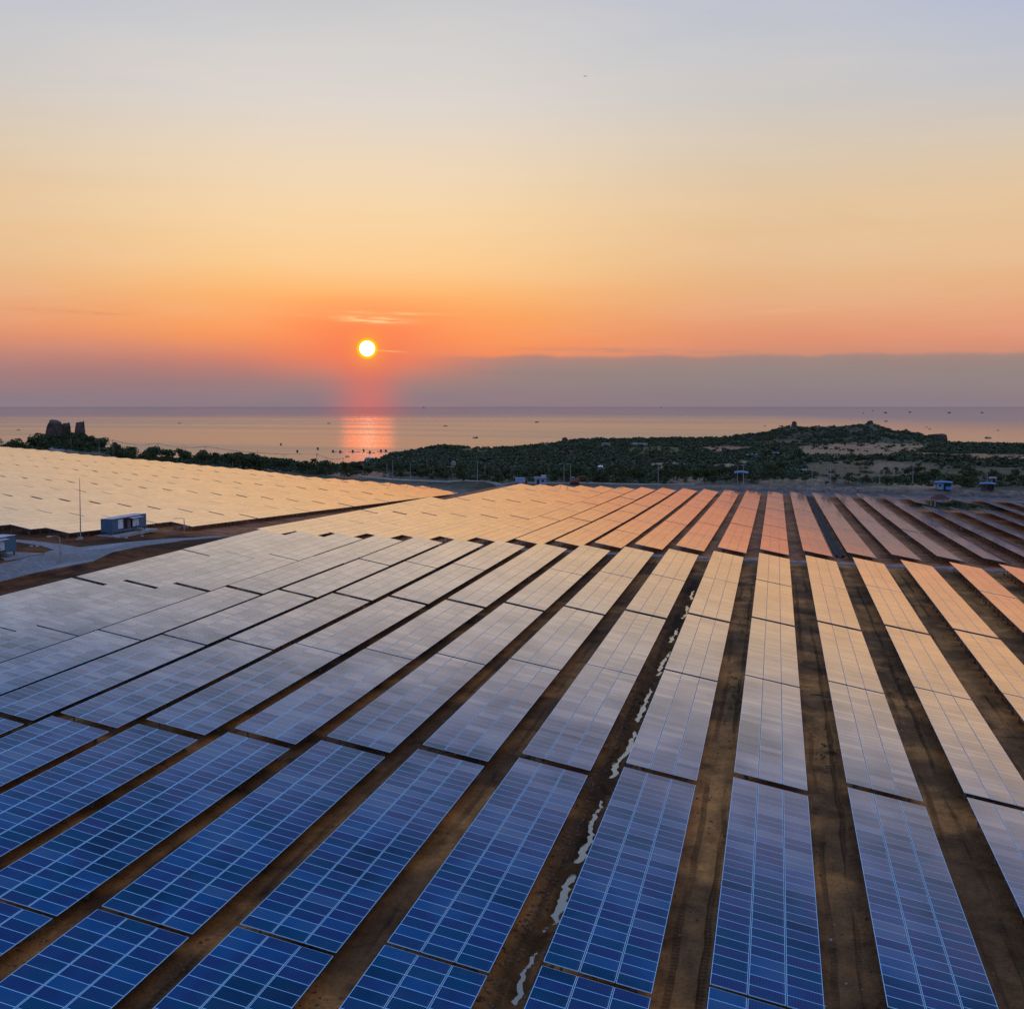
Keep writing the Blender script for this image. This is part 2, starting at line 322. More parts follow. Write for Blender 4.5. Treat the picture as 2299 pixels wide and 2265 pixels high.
# glass over cells
def pv_material():
    m = bpy.data.materials.new('pv_glass'); m.use_nodes = True; t = NB(m.node_tree); t.n.clear()
    geo = t.new('ShaderNodeNewGeometry'); oi = t.new('ShaderNodeObjectInfo'); uv = t.new('ShaderNodeTexCoord').outputs['UV']
    wn = t.new('ShaderNodeTexWhiteNoise', noise_dimensions='3D')
    t.l.new(t.comb(t.m('MULTIPLY', geo.outputs['Random Per Island'], 91.7), t.m('MULTIPLY', oi.outputs['Random'], 57.3), 0.0), wn.inputs['Vector'])
    h = wn.outputs['Value']; hc = wn.outputs['Color']
    pos = geo.outputs['Position']
    batch = t.noise(t.vm('MULTIPLY', pos, (.16, .09, 0)), 1.0, 2, .5)      # modules from the same batch lie together
    v = t.m('ADD', t.m('MULTIPLY', t.m('POWER', h, 1.6), .55), t.mr(batch, .30, .72, 0.0, .6), clamp=True)
    base = t.ramp(v, [(0, (.001, .030, .075)), (.28, (.001, .072, .150)), (.48, (.015, .045, .145)), (.70, (.004, .088, .225)), (1, (.040, .115, .22))])
    sp = t.new('ShaderNodeSeparateXYZ'); t.l.new(uv, sp.inputs[0])
    gx = t.m('FRACT', t.m('MULTIPLY', sp.outputs[0], 12.0)); gy = t.m('FRACT', t.m('MULTIPLY', sp.outputs[1], 6.0))
    grid = t.m('MAXIMUM', t.m('LESS_THAN', gx, .09), t.m('LESS_THAN', gy, .07))
    base = t.mix(t.m('MULTIPLY', grid, .35), base, c4((.10, .20, .38)))
    dust = t.noise(pos, .7, 5, .65)
    base = t.mix(t.mr(dust, .45, .8, 0.0, .10), base, c4((.20, .15, .13)))
    low = t.m('MULTIPLY', t.mr(sp.outputs[0], .90, 1.0), t.mr(t.noise(t.vm('MULTIPLY', pos, (1, 1, 0)), 2.2, 4, .6), .35, .7, .02, .30))     # dust gathered along the low edge
    base = t.mix(low, base, c4((.22, .19, .17)))
    nrm = t.vm('NORMALIZE', t.vm('ADD', geo.outputs['Normal'], t.vm('SCALE', t.vm('SUBTRACT', hc, (.5, .5, .5)), .003)))
    lw = t.new('ShaderNodeLayerWeight'); lw.inputs['Blend'].default_value = .5; t.l.new(nrm, lw.inputs['Normal'])
    fc = t.ramp(lw.outputs['Facing'], [(0, (.010,) * 3), (.52, (.012,) * 3), (.58, (.035,) * 3), (.64, (.13,) * 3), (.69, (.29,) * 3), (.735, (.50,) * 3), (.78, (.68,) * 3), (.82, (.79,) * 3), (.87, (.84,) * 3), (.92, (.87,) * 3), (1, (.90,) * 3)])
    vv = t.mr(v, 0, 1, .74, 1.25, smooth=False)
    fc = t.m('ADD', fc, t.m('MULTIPLY', t.m('MULTIPLY', t.m('SUBTRACT', vv, 1.0), fc), t.m('MULTIPLY', t.m('SUBTRACT', 1.02, fc), 1.7)), clamp=True)
    d = t.new('ShaderNodeBsdfPrincipled'); t.l.new(base, d.inputs['Base Color']); d.inputs['Roughness'].default_value = .55; d.inputs['Specular IOR Level'].default_value = 0.0
    g = t.new('ShaderNodeBsdfGlossy'); g.inputs['Roughness'].default_value = .075; g.inputs['Color'].default_value = (1, .84, .67, 1)
    t.l.new(nrm, g.inputs['Normal'])
    mx = t.new('ShaderNodeMixShader'); t.l.new(fc, mx.inputs[0]); t.l.new(d.outputs[0], mx.inputs[1]); t.l.new(g.outputs[0], mx.inputs[2])
    o = t.new('ShaderNodeOutputMaterial'); t.l.new(mx.outputs[0], o.inputs[0])
    return m
M['pv'] = pv_material()

def ground_material():
    m = bpy.data.materials.new('ground'); m.use_nodes = True; t = NB(m.node_tree); b = t.n['Principled BSDF']
    at = t.new('ShaderNodeVertexColor'); at.layer_name = 'soil'
    pos = t.new('ShaderNodeNewGeometry').outputs['Position']
    n1 = t.noise(pos, .35, 6, .65, .4); n2 = t.noise(t.vm('MULTIPLY', pos, (1.0, .12, 1.0)), .9, 4, .6, .3); n3 = t.noise(pos, 3.5, 4, .7)
    n4 = t.noise(pos, .05, 4, .6)
    col = at.outputs['Color']
    col = t.mix(1.0, col, t.ramp(n1, [(.28, (.28, .27, .27)), (.42, (.75, .74, .74)), (.55, (1.05, 1.05, 1.05)), (.75, (1.6, 1.5, 1.35))]), 'MULTIPLY')
    col = t.mix(.6, col, t.ramp(n2, [(.3, (.62, .6, .58)), (.5, (1, 1, 1)), (.72, (1.3, 1.28, 1.25))]), 'MULTIPLY')
    col = t.mix(.6, col, t.ramp(n3, [(.3, (.6, .6, .6)), (.7, (1.35, 1.35, 1.35))]), 'MULTIPLY')
    col = t.mix(.7, col, t.ramp(n4, [(.3, (.7, .7, .72)), (.7, (1.3, 1.28, 1.25))]), 'MULTIPLY')
    sx_ = t.new('ShaderNodeSeparateXYZ'); t.l.new(pos, sx_.inputs[0])
    wob = t.m('MULTIPLY', t.m('SUBTRACT', t.noise(t.vm('MULTIPLY', pos, (.3, .06, 0)), 1.0, 3), .5), .16)
    lane = t.m('ADD', t.m('FRACT', t.m('DIVIDE', t.m('ADD', sx_.outputs[0], 10.457 + 7.92335 * 40), 7.92335)), wob)
    d1 = t.m('MINIMUM', t.m('ABSOLUTE', t.m('SUBTRACT', lane, .745)), t.m('ABSOLUTE', t.m('SUBTRACT', lane, .935)))
    tread = t.m('FRACT', t.m('MULTIPLY', sx_.outputs[1], 2.6))
    rut = t.m('MULTIPLY', t.mr(d1, .032, .012), t.m('MULTIPLY', t.mr(t.noise(t.vm('MULTIPLY', pos, (1, .10, 1)), .5, 3), .42, .58), t.mr(sx_.outputs[1], 206, 200)))
    rutc = t.m('MULTIPLY', rut, t.m('ADD', .35, t.m('MULTIPLY', t.m('GREATER_THAN', tread, .5), .22)))
    col = t.mix(t.m('MULTIPLY', rutc, 1.35), col, t.mix(1.0, col, c4((.30, .27, .25)), 'MULTIPLY'))
    n5 = t.noise(pos, 13.0, 3, .75); vor = t.new('ShaderNodeTexVoronoi'); t.l.new(pos, vor.inputs['Vector']); vor.inputs['Scale'].default_value = 2.2
    col = t.mix(.55, col, t.ramp(n5, [(.35, (.55, .55, .55)), (.62, (1.35, 1.35, 1.35))]), 'MULTIPLY')
    col = t.mix(t.m('MULTIPLY', t.mr(vor.outputs['Distance'], .16, .06), t.mr(n1, .45, .6)), col, t.mix(1.0, col, c4((.35, .33, .32)), 'MULTIPLY'))
    t.l.new(col, b.inputs['Base Color']); b.inputs['Roughness'].default_value = .95; b.inputs['Specular IOR Level'].default_value = .15
    bp = t.new('ShaderNodeBump'); bp.inputs['Strength'].default_value = 1.0; bp.inputs['Distance'].default_value = .35
    t.l.new(t.m('SUBTRACT', t.m('ADD', t.m('ADD', n1, t.m('MULTIPLY', n3, .30)), t.m('MULTIPLY', n5, .10)), t.m('MULTIPLY', rut, .35)), bp.inputs['Height']); t.l.new(bp.outputs[0], b.inputs['Normal'])
    return m
M['ground'] = ground_material()
def gravel_material():
    m = bpy.data.materials.new('gravel_surface'); m.use_nodes = True; t = NB(m.node_tree); b = t.n['Principled BSDF']
    pos = t.new('ShaderNodeNewGeometry').outputs['Position']
    a = t.noise(pos, 1.2, 6, .7); g = t.noise(pos, .12, 3)
    tr = t.noise(t.vm('MULTIPLY', pos, (1.3, .08, 1)), .8, 3)
    col = t.ramp(a, [(.3, (.12, .11, .105)), (.7, (.31, .29, .28))])
    col = t.mix(t.mr(g, .45, .7, 0, .5), col, c4((.20, .15, .11)))
    col = t.mix(t.mr(tr, .5, .7, 0, .45), col, c4((.42, .40, .40)))
    t.l.new(col, b.inputs['Base Color']); b.inputs['Roughness'].default_value = .9
    return m
M['gravel'] = gravel_material()
def sea_material():
    m = bpy.data.materials.new('sea_water'); m.use_nodes = True; t = NB(m.node_tree); b = t.n['Principled BSDF']
    pos = t.new('ShaderNodeNewGeometry').outputs['Position']
    ln = t.vm('LENGTH', t.vm('MULTIPLY', pos, (1, 1, 0)))
    rot = t.new('ShaderNodeVectorRotate', rotation_type='Z_AXIS'); t.l.new(pos, rot.inputs['Vector']); rot.inputs['Angle'].default_value = .22
    q = t.vm('MULTIPLY', rot.outputs[0], (.30, 1.0, 0))
    wind = t.noise(t.vm('MULTIPLY', q, (.5, 1, 0)), .0016, 5, .62, .8)      # ruffled and slick patches
    fine = t.noise(q, .035, 4, .6, .5)
    sx_ = t.new('ShaderNodeSeparateXYZ'); t.l.new(pos, sx_.inputs[0])
    far = t.mr(t.m('ADD', t.m('ADD', ln, t.m('MULTIPLY', wind, 2400)), t.m('MULTIPLY', t.m('MAXIMUM', sx_.outputs[0], 0.0), 4.0)), 4300, 11000)
    r = t.m('ADD', t.mr(wind, .34, .68, .17, .27), t.m('MULTIPLY', fine, .05))
    r = t.m('MULTIPLY', r, t.mr(sx_.outputs[0], -500, 700, 1.0, .55))
    b.inputs['Base Color'].default_value = (.025, .03, .035, 1); b.inputs['IOR'].default_value = 1.45; t.l.new(r, b.inputs['Roughness'])
    bp = t.new('ShaderNodeBump'); bp.inputs['Distance'].default_value = 1.0
    t.l.new(t.mr(ln, 900, 5200, .55, .0), bp.inputs['Strength'])
    t.l.new(t.m('ADD', t.m('MULTIPLY', fine, 2.0), t.noise(q, .15, 3)), bp.inputs['Height']); t.l.new(bp.outputs[0], b.inputs['Normal'])
    df = t.new('ShaderNodeBsdfDiffuse'); df.inputs['Color'].default_value = (.05, .055, .075, 1); mx = t.new('ShaderNodeMixShader'); t.l.new(t.m('MULTIPLY', far, .11), mx.inputs[0])
    gs = t.new('ShaderNodeBsdfGlossy'); gs.inputs['Roughness'].default_value = .02; gs.inputs['Color'].default_value = (.93, .92, .95, 1)      # slick water far out
    fm = t.new('ShaderNodeMixShader'); t.l.new(far, fm.inputs[0]); t.l.new(b.outputs[0], fm.inputs[1]); t.l.new(gs.outputs[0], fm.inputs[2])
    t.l.new(fm.outputs[0], mx.inputs[1]); t.l.new(df.outputs[0], mx.inputs[2]); t.l.new(mx.outputs[0], t.n['Material Output'].inputs['Surface'])
    return m
M['sea'] = sea_material()
def puddle_material():
    m = mat('still_water', (.46, .34, .21), .04); m.node_tree.nodes['Principled BSDF'].inputs['IOR'].default_value = 1.6
    return m
M['water'] = puddle_material()

# ------------------------------------------------------------------ mesh helpers
class MB:
    def __init__(s): s.v = []; s.f = []; s.mi = []
    def add(s, vs, fs, mi=0):
        o = len(s.v); s.v += [tuple(v) for v in vs]; s.f += [tuple(i + o for i in f) for f in fs]; s.mi += [mi] * len(fs)
    def box(s, c, d, mi=0, rot=None):
        x, y, z = d[0] / 2, d[1] / 2, d[2] / 2
        vs = [Vector(p) for p in ((-x, -y, -z), (x, -y, -z), (x, y, -z), (-x, y, -z), (-x, -y, z), (x, -y, z), (x, y, z), (-x, y, z))]
        if rot is not None: vs = [rot @ v for v in vs]
        s.add([v + Vector(c) for v in vs], [(0, 3, 2, 1), (4, 5, 6, 7), (0, 1, 5, 4), (1, 2, 6, 5), (2, 3, 7, 6), (3, 0, 4, 7)], mi)
    def tube(s, pts, r, n=6, mi=0, cap=True):
        pts = [Vector(p) for p in pts]; rs = r if isinstance(r, (list, tuple)) else [r] * len(pts); vs = []; fs = []
        for i, p in enumerate(pts):
            t = (pts[min(i + 1, len(pts) - 1)] - pts[max(i - 1, 0)]).normalized()
            a = Vector((1, 0, 0)) if abs(t.x) < .8 else Vector((0, 1, 0)); a = t.cross(a).normalized(); b_ = t.cross(a)
            for k in range(n): an = 2 * PI * k / n; vs.append(p + (a * math.cos(an) + b_ * math.sin(an)) * rs[i])
        for i in range(len(pts) - 1):
            for k in range(n): k2 = (k + 1) % n; fs.append((i * n + k, i * n + k2, (i + 1) * n + k2, (i + 1) * n + k))
        if cap: fs.append(tuple(range(n - 1, -1, -1))); fs.append(tuple((len(pts) - 1) * n + k for k in range(n)))
        s.add(vs, fs, mi)
    def mesh(s, name, mats, smooth=False):
        me = bpy.data.meshes.new(name); me.from_pydata(s.v, [], s.f)
        for m in (mats if isinstance(mats, (list, tuple)) else [mats]): me.materials.append(m)
        if any(s.mi): me.polygons.foreach_set('material_index', s.mi)
        if smooth: me.polygons.foreach_set('use_smooth', [True] * len(me.polygons))
        me.update(); return me
    def build(s, name, mats, parent=None, smooth=False): return put(name, s.mesh(name, mats, smooth), parent)
def put(name, me, parent=None, loc=(0, 0, 0), rot=(0, 0, 0)):
    o = bpy.data.objects.new(name, me); COL.objects.link(o); o.location = loc; o.rotation_euler = rot
    if parent is not None: o.parent = parent
    return o
def tag(o, label=None, cat=None, group=None, kind=None):
    if label: o['label'] = label
    if cat: o['category'] = cat
    if group: o['group'] = group
    if kind: o['kind'] = kind
    return o
def thing(name, label, cat, loc=(0, 0, 0), rot=(0, 0, 0), group=None):
    o = bpy.data.objects.new(name, None); COL.objects.link(o); o.location = loc; o.rotation_euler = rot
    o.empty_display_size = .2
    return tag(o, label, cat, group)
def copy_tree(o, parent=None):
    c_ = o.copy(); COL.objects.link(c_); c_.parent = parent
    for ch in o.children: copy_tree(ch, c_)
    return c_
def npmesh(name, v, f, mats, smooth=False):                    # v (n,3), f (m,k)
    me = bpy.data.meshes.new(name); v = np.asarray(v, np.float32); f = np.asarray(f, np.int32); k = f.shape[1]
    me.vertices.add(len(v)); me.vertices.foreach_set('co', v.ravel())
    me.loops.add(f.size); me.loops.foreach_set('vertex_index', f.ravel())
    me.polygons.add(len(f)); me.polygons.foreach_set('loop_start', np.arange(0, f.size, k, dtype=np.int32))
    me.polygons.foreach_set('loop_total', np.full(len(f), k, np.int32))
    if smooth: me.polygons.foreach_set('use_smooth', np.ones(len(f), bool))
    for m in (mats if isinstance(mats, (list, tuple)) else [mats]): me.materials.append(m)
    me.update(calc_edges=True); return me

# ------------------------------------------------------------------ ground sheet
def build_ground():
    az = np.concatenate([np.linspace(-PI, YAW - .62, 40, endpoint=False), np.linspace(YAW - .62, YAW + .62, 640), np.linspace(YAW + .62, PI, 41)[1:]])
    rd = np.concatenate([[0.0, 10, 20, 30, 40], 46 * (2100 / 46.) ** np.linspace(0, 1, 620)])
    A, R = np.meshgrid(az, rd); X = R * np.sin(A); Y = R * np.cos(A)
    Z = T(X, Y)
    na, nr = len(az), len(rd)
    idx = np.arange(na * nr).reshape(nr, na)
    f = np.stack([idx[:-1, :-1], idx[:-1, 1:], idx[1:, 1:], idx[1:, :-1]], -1).reshape(-1, 4)[:, ::-1]
    V = np.stack([X, Y, Z], -1).reshape(-1, 3)
    me = npmesh('ground', V, f, M['ground'], True)
    # soil colours: what lies on the land, by place
    x, y, z = V.T; px, py, d = proj(V); dist = np.hypot(x, y)
    brown = np.array([.62, .235, .062]); dk = np.array([.25, .105, .036])
    n = fbm(x / 7, y / 7, 4); n2 = fbm(x / 25, y / 25, 4)
    colr = brown * (1 - sstep(.40, .62, n))[:, None] + dk * sstep(.40, .62, n)[:, None]
    wet = (sstep(-2, -34, x + 12 * (n2 - .5)) * (1 - sstep(202, 215, y)))[:, None]; colr = colr * (1 - .42 * wet)      # shade of the left-hand lanes painted into the soil colour, not wetness
    lf = (sstep(-97, -101, x) * sstep(110, 125, y))[:, None]; colr = colr * (1 - lf * np.array([.52, .58, .55]))
    red = np.array([.50, .19, .085]); wr = sstep(205, 220, y) * .75; colr = colr * (1 - wr)[:, None] + red * (wr * (.7 + .5 * n2))[:, None]
    damp = sstep(1.8, .7, np.abs(x - ditch_c(y))) * sstep(46, 52, y) * (1 - sstep(178, 188, y)); colr *= (1 - .62 * damp)[:, None]
    s = y - yend(x); o = sstep(2, 22, s)
    scr = np.array([.085, .082, .045]) * (.55 + .9 * n2)[:, None]; colr = colr * (1 - o)[:, None] + scr * o[:, None]
    bd = sstep(1, 5, s) * (1 - sstep(18, 24, s)) * sstep(1300, 1600, px); colr = colr * (1 - bd)[:, None] + np.array([.13, .075, .05]) * bd[:, None]
    bd = sstep(18, 24, s) * (1 - sstep(36, 46, s)) * sstep(1300, 1600, px); colr = colr * (1 - bd)[:, None] + np.array([.22, .165, .12]) * bd[:, None]
    bd = sstep(1, 8, s) * (1 - sstep(12, 26, s)) * sstep(700, 900, px) ; colr = colr * (1 - bd)[:, None] + np.array([.17, .14, .125]) * bd[:, None]
    for cx, cy, rx, ry, cl in PATCHES:
        w = ((px - cx) / rx) ** 2 + ((py - cy) / ry) ** 2 + (n - .5) * 1.6 + (n2 - .5) * 1.2
        w = sstep(1.15, .85, w) * o * (d > 0); c_ = np.array([1.2, .95, .70]) * np.array(cl) * (.75 + .5 * n)[:, None]
        colr = colr * (1 - w)[:, None] + c_ * w[:, None]
    kn = sstep(1.25, .7, np.hypot((x - 57) / 16, (y - 392) / 15)); colr = colr * (1 - kn)[:, None] + np.array([.085, .075, .035]) * kn[:, None]
    shore = sstep(-56.5, -59, z) * o; colr = colr * (1 - shore)[:, None] + np.array([.10, .085, .07]) * shore[:, None]
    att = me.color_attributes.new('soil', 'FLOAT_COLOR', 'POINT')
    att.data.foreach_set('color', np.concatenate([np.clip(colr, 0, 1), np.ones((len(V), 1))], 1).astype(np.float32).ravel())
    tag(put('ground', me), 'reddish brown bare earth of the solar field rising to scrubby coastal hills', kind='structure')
TAN = (.36, .26, .18); PALE = (.32, .28, .24); OLV = (.13, .13, .055); GRY = (.22, .185, .15)
PATCHES = [(1472, 1012, 66, 11, OLV), (1625, 1007, 62, 5.5, (.38, .22, .16)), (1500, 1044, 46, 6, PALE), (1628, 1045, 22, 4, PALE), (1672, 1037, 24, 4, PALE),
           (1960, 1011, 205, 17, TAN), (2210, 1027, 110, 9, (.40, .25, .17)), (1760, 994, 70, 7, OLV), (1950, 1052, 165, 22, (.15, .135, .09)), (2000, 1050, 45, 12, GRY),
           (2210, 1062, 110, 13, (.11, .115, .07)), (1800, 1081, 110, 9, GRY), (1546, 1078, 50, 9, (.22, .19, .15)), (805, 1066, 62, 8, (.34, .20, .14)),
           (1078, 1011, 48, 7, OLV), (1200, 1022, 110, 16, (.13, .095, .075)), (1020, 1050, 26, 4, GRY), (940, 1062, 40, 5, (.10, .10, .06)), (900, 1029, 14, 4, GRY), (2060, 1092, 110, 7, (.26, .21, .16))]
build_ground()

sea = MB(); n_ = 96
ring = [(0, 0, SEA_Z)] + [(r * math.cos(2 * PI * k / n_), r * math.sin(2 * PI * k / n_), SEA_Z) for r in (600, 3000, 15000, 80000, 400000) for k in range(n_)]
fs = [(0, 1 + k, 1 + (k + 1) % n_) for k in range(n_)]
for j in range(4):
    a = 1 + j * n_; fs += [(a + k, a + n_ + k, a + n_ + (k + 1) % n_, a + (k + 1) % n_) for k in range(n_)]
sea.add(ring, fs); tag(sea.build('sea', M['sea']), 'calm sea reflecting the orange sunset out to the horizon', kind='structure')

# ------------------------------------------------------------------ solar tables
MW = 1.737; ML = 0.994; PX_ = (W_T - 3 * MW) / 2 + MW; PY_ = L_T / 30.0     # module width across, length along, pitches
def module_mb():
    mb = MB(); w, l, t_, f, fy = MW / 2, ML / 2, .04, .027, .017
    o = [(-w, -l), (w, -l), (w, l), (-w, l)]; i_ = [(-w + f, -l + fy), (w - f, -l + fy), (w - f, l - fy), (-w + f, l - fy)]
    mb.add([(x, y, 0) for x, y in o] + [(x, y, 0) for x, y in i_], [(0, 1, 5, 4), (1, 2, 6, 5), (2, 3, 7, 6), (3, 0, 4, 7)], 1)
    mb.add([(x, y, -.004) for x, y in i_], [(0, 1, 2, 3)], 0)
    mb.add([(x, y, 0) for x, y in o] + [(x, y, -t_) for x, y in o], [(0, 4, 5, 1), (1, 5, 6, 2), (2, 6, 7, 3), (3, 7, 4, 0)], 1)
    mb.add([(x, y, -t_ + .008) for x, y in o], [(0, 3, 2, 1)], 2)
    return mb
_mod = module_mb()
PVM = [M['pv'], M['alu'], M['backsheet']]
def with_uv(me):
    uv = me.uv_layers.new(name='UVMap'); mi = np.zeros(len(me.polygons), int); me.polygons.foreach_get('material_index', mi)
    d = np.zeros((len(me.loops), 2), np.float32)
    for p in np.nonzero(mi == 0)[0]:
        st = me.polygons[p].loop_start; d[st:st + 4] = ((0, 0), (1, 0), (1, 1), (0, 1))
    uv.data.foreach_set('uv', d.ravel()); return me
mod_mesh = with_uv(_mod.mesh('solar_module', PVM))
CT, ST = math.cos(TILT), math.sin(TILT); WC = W_T * CT; WS = W_T * ST
def onpanel(s_, y, off=0.0):                       # s_ across from the high edge, local table coords (base at ground, centre)
    return Vector((-WC / 2 + s_ * CT + off * ST, y, HI - s_ * ST + off * CT))
def mod_slots(n):
    return [(MW / 2 + a * PX_, (b - (n - 1) / 2) * PY_) for b in range(n) for a in range(3)]
def array_verts(n, jit):
    V = []; F_ = []; MI = []; base = np.array([v for v in _mod.v]); rr = random.Random(n * 7 + jit)
    Rm = np.array(Matrix.Rotation(TILT, 3, 'Y'))
    for k, (s_, y) in enumerate(mod_slots(n)):
        p = onpanel(s_, y); J = np.array(Euler((rr.gauss(0, .0007), rr.gauss(0, .0007), 0)).to_matrix())
        V.append((base @ J.T) @ Rm.T + np.array([p.x, p.y, p.z + rr.uniform(-.004, .004)]))
    nb = len(base); fb = np.array(_mod.f); mi = np.array(_mod.mi)
    return np.concatenate(V), np.concatenate([fb + nb * k for k in range(len(V))]), np.tile(mi, len(V))
def array_mesh(n, jit):
    v, f, mi = array_verts(n, jit); me = npmesh('module_array', v, f, PVM); me.polygons.foreach_set('material_index', mi.astype(np.int32)); return with_uv(me)
def frame_mb(n, posts=True):
    mb = MB(); Lh = n * PY_ / 2 - .15; R = Matrix.Rotation(TILT, 3, 'Y')
    for s_ in (.75, 2.0, 3.3, 4.55): mb.box(onpanel(s_, 0, -.085), (.06, 2 * Lh, .08), 0, R)
    npst = max(2, round(n / 3)); ys = [(-Lh + .55) + k * (2 * Lh - 1.1) / (npst - 1) for k in range(npst)]
    for y in ys: mb.box(onpanel(W_T / 2, y, -.165), (W_T - .5, .06, .08), 0, R)
    if posts:
        for y in ys:
            for s_ in (.8, 4.5):
                p = onpanel(s_, y, -.2); mb.box((p.x, y, p.z / 2 - .1), (.1, .08, p.z + .2), 0)
                mb.box((p.x, y, .02), (.26, .26, .4), 1)
            a = onpanel(2.6, y, -.2); q_ = onpanel(.8, y, -.2); mb.tube([a, (q_.x, y, .45)], .03, 4, 0)
            a = onpanel(3.0, y, -.2); q_ = onpanel(4.5, y, -.2); mb.tube([a, (q_.x, y, .28)], .03, 4, 0)
    return mb, ys
_cache = {}
def table_parts(n, var):
    k = (n, var)
    if k not in _cache:
        mb, _ = frame_mb(n); v, f, mi = array_verts(n, var)
        key = ('f', n)
        if key not in _cache: _cache[key] = mb.mesh('support_frame', [M['steel'], M['footing']])
        _cache[k] = (array_mesh(n, var), _cache[key])
    return _cache[k]
mb = MB(); mb.box((0, 0, .9), (.38, .16, 1.0)); mb.box((0, -.085, .9), (.3, .01, .85)); COMB = mb.mesh('combiner_box', M['pole'])
# single pieces for the nearest tables
def piece(fn, name, m): b = MB(); fn(b); return b.mesh(name, m)
R_T = Matrix.Rotation(TILT, 3, 'Y')
PURLIN = piece(lambda b: b.box((0, 0, 0), (.06, L_T - .3, .08)), 'purlin', M['steel'])
RAFTER = piece(lambda b: b.box((0, 0, 0), (W_T - .5, .06, .08)), 'rafter', M['steel'])
pA, pB = onpanel(.8, 0, -.2), onpanel(4.5, 0, -.2)
POSTS = [piece(lambda b, h=h.z: b.box((0, 0, h / 2 - .1), (.1, .08, h + .2)), 'post', M['steel']) for h in (pA, pB)]
FOOT = piece(lambda b: b.tube([(0, 0, -.2), (0, 0, .25), (0, 0, .3)], [.15, .15, .12], 8), 'footing', M['footing'])
bA, bB = onpanel(2.6, 0, -.2), onpanel(3.0, 0, -.2)
BRACES = [piece(lambda b: b.tube([bA, (pA.x, 0, .45)], .03, 5), 'brace', M['steel']), piece(lambda b: b.tube([bB, (pB.x, 0, .28)], .03, 5), 'brace', M['steel'])]

tables = []
def add_table(block, row, j, x, y0, n, plane, slope, lab):
    yc = y0 + n * PY_ / 2; zl = plane(x, yc)
    P = [[x + a * WC, y0 + b * n * PY_, plane(x, y0 + b * n * PY_) - a * WS] for a in (0, 1) for b in (0, .25, .5, .75, 1)]
    px, py, d = proj(np.array(P))
    ok = (d > 5) & (px > -120) & (px < 2420) & (py > 880) & (py < 2420)
    if not ok.any(): return
    q_ = [0, 4, 9, 5]; xs, ys = np.clip(px[q_], 0, 2299), np.clip(py[q_], 0, 2265)
    area = .5 * abs(np.dot(xs, np.roll(ys, -1)) - np.dot(ys, np.roll(xs, -1)))
    tables.append(dict(b=block, r=row, j=j, x=x, y0=y0, yc=yc, z=zl, n=n, slope=slope, area=area, label=lab, d=float(d.mean()), inview=((px > 0) & (px < 2299) & (py < 2265)).any()))
ORD = ['first', 'second', 'third', 'fourth', 'fifth', 'sixth', 'seventh', 'eighth', 'ninth', 'tenth', 'eleventh', 'twelfth', 'thirteenth', 'fourteenth', 'fifteenth', 'sixteenth', 'seventeenth', 'eighteenth', 'nineteenth', 'twentieth']
def od(i): return ORD[i] if i < 20 else ('twenty-' + ORD[i - 20] if i < 29 else 'thirtieth' if i == 29 else 'thirty-' + ORD[i - 30])
def rowname(k, ref_r, left, right):
    if k >= 0: return f'{od(k)} row right of the {right}'
    return f'{od(-k - 1)} row left of the {left}'
TONE = {1: 'deep blue', 2: 'blue', 3: 'grey blue', 4: 'pale grey', 5: 'beige grey', 6: 'pale golden'}
ystart = lambda j, base: base + j * L_T + ((j + 1) // 2) * G1 + (j // 2) * G2
for r in range(-12, 9):
    for k in range(1, 7):
        y0 = {1: N_Y0 - L_T - G1, 2: N_Y0, 3: N_Y0 + L_T + G2, 4: N_Y0 + 2 * L_T + G2 + G1, 5: N_Y0 + 3 * L_T + 2 * G2 + G1, 6: N_Y0 + 4 * L_T + 2 * G2 + 2 * G1}[k]
        if r == -12: continue
        lab = f'{TONE[k]} front block table, {od(k - 1)} from camera, {rowname(r, 0, "wet ditch", "wet ditch")}'
        add_table('N', r, k, N_X0 + r * N_P, y0, 30, planeN, math.atan(.0072), lab)
for r in range(-12, 17):
    for j in range(7):
        if r == -12 and j > 3: continue
        y0 = ystart(j, F_Y0); n = 30
        if r in (7, 8, 9) and j == 5:
            if r > 8: continue
            n = 13; y0 = ystart(6, F_Y0) - .4 - n * PY_
            if r == 8: n = 7; y0 = ystart(6, F_Y0) - .4 - n * PY_
        sl_ = math.atan(-.035769 + 2 * 2.0428 * (y0 + 15) / 9e4)
        rn = rowname(r - 3, 0, 'concrete gutter', 'concrete gutter')
        tone = 'orange' if r < 2 else ('salmon' if r < 5 else 'mauve')
        lab = f'{tone} table, {od(j)} beyond the cross drain, {rn}'
        add_table('F', r, j, F_X0 + r * F_P, y0, n, planeF, sl_, lab)
for r in range(-27, 9):
    x = L_X0 + r * L_P; y0 = L_Y0 - (2 * L_T + G1 + G2) if r < 8 else L_Y0 - L_T - G2
    j = 0 if r < 8 else 1
    ye = float(yend(x)) - (0 if r < 8 else 3)
    while True:
        y = L_Y0 + (j // 2 - 1) * (2 * L_T + G1 + G2) + (j % 2) * (L_T + G1)
        n = min(30, int((ye - y) / PY_))
        if n < 6: break
        lab = f'golden left field table, {od(j if r < 8 else j - 1)} from near end, {od(8 - r)} row off service road' if r < 8 else f'golden left field table, {od(j - 1)} from near end, row beside the service road'
        add_table('L', r, j, x, y, n, planeL, math.atan(-.0399), lab); j += 1
tables.sort(key=lambda t: -t['area'])
GR = {'N': 'solar tables of the front block', 'F': 'solar tables of the block beyond the cross drain', 'L': 'solar tables of the left field'}
rest = []
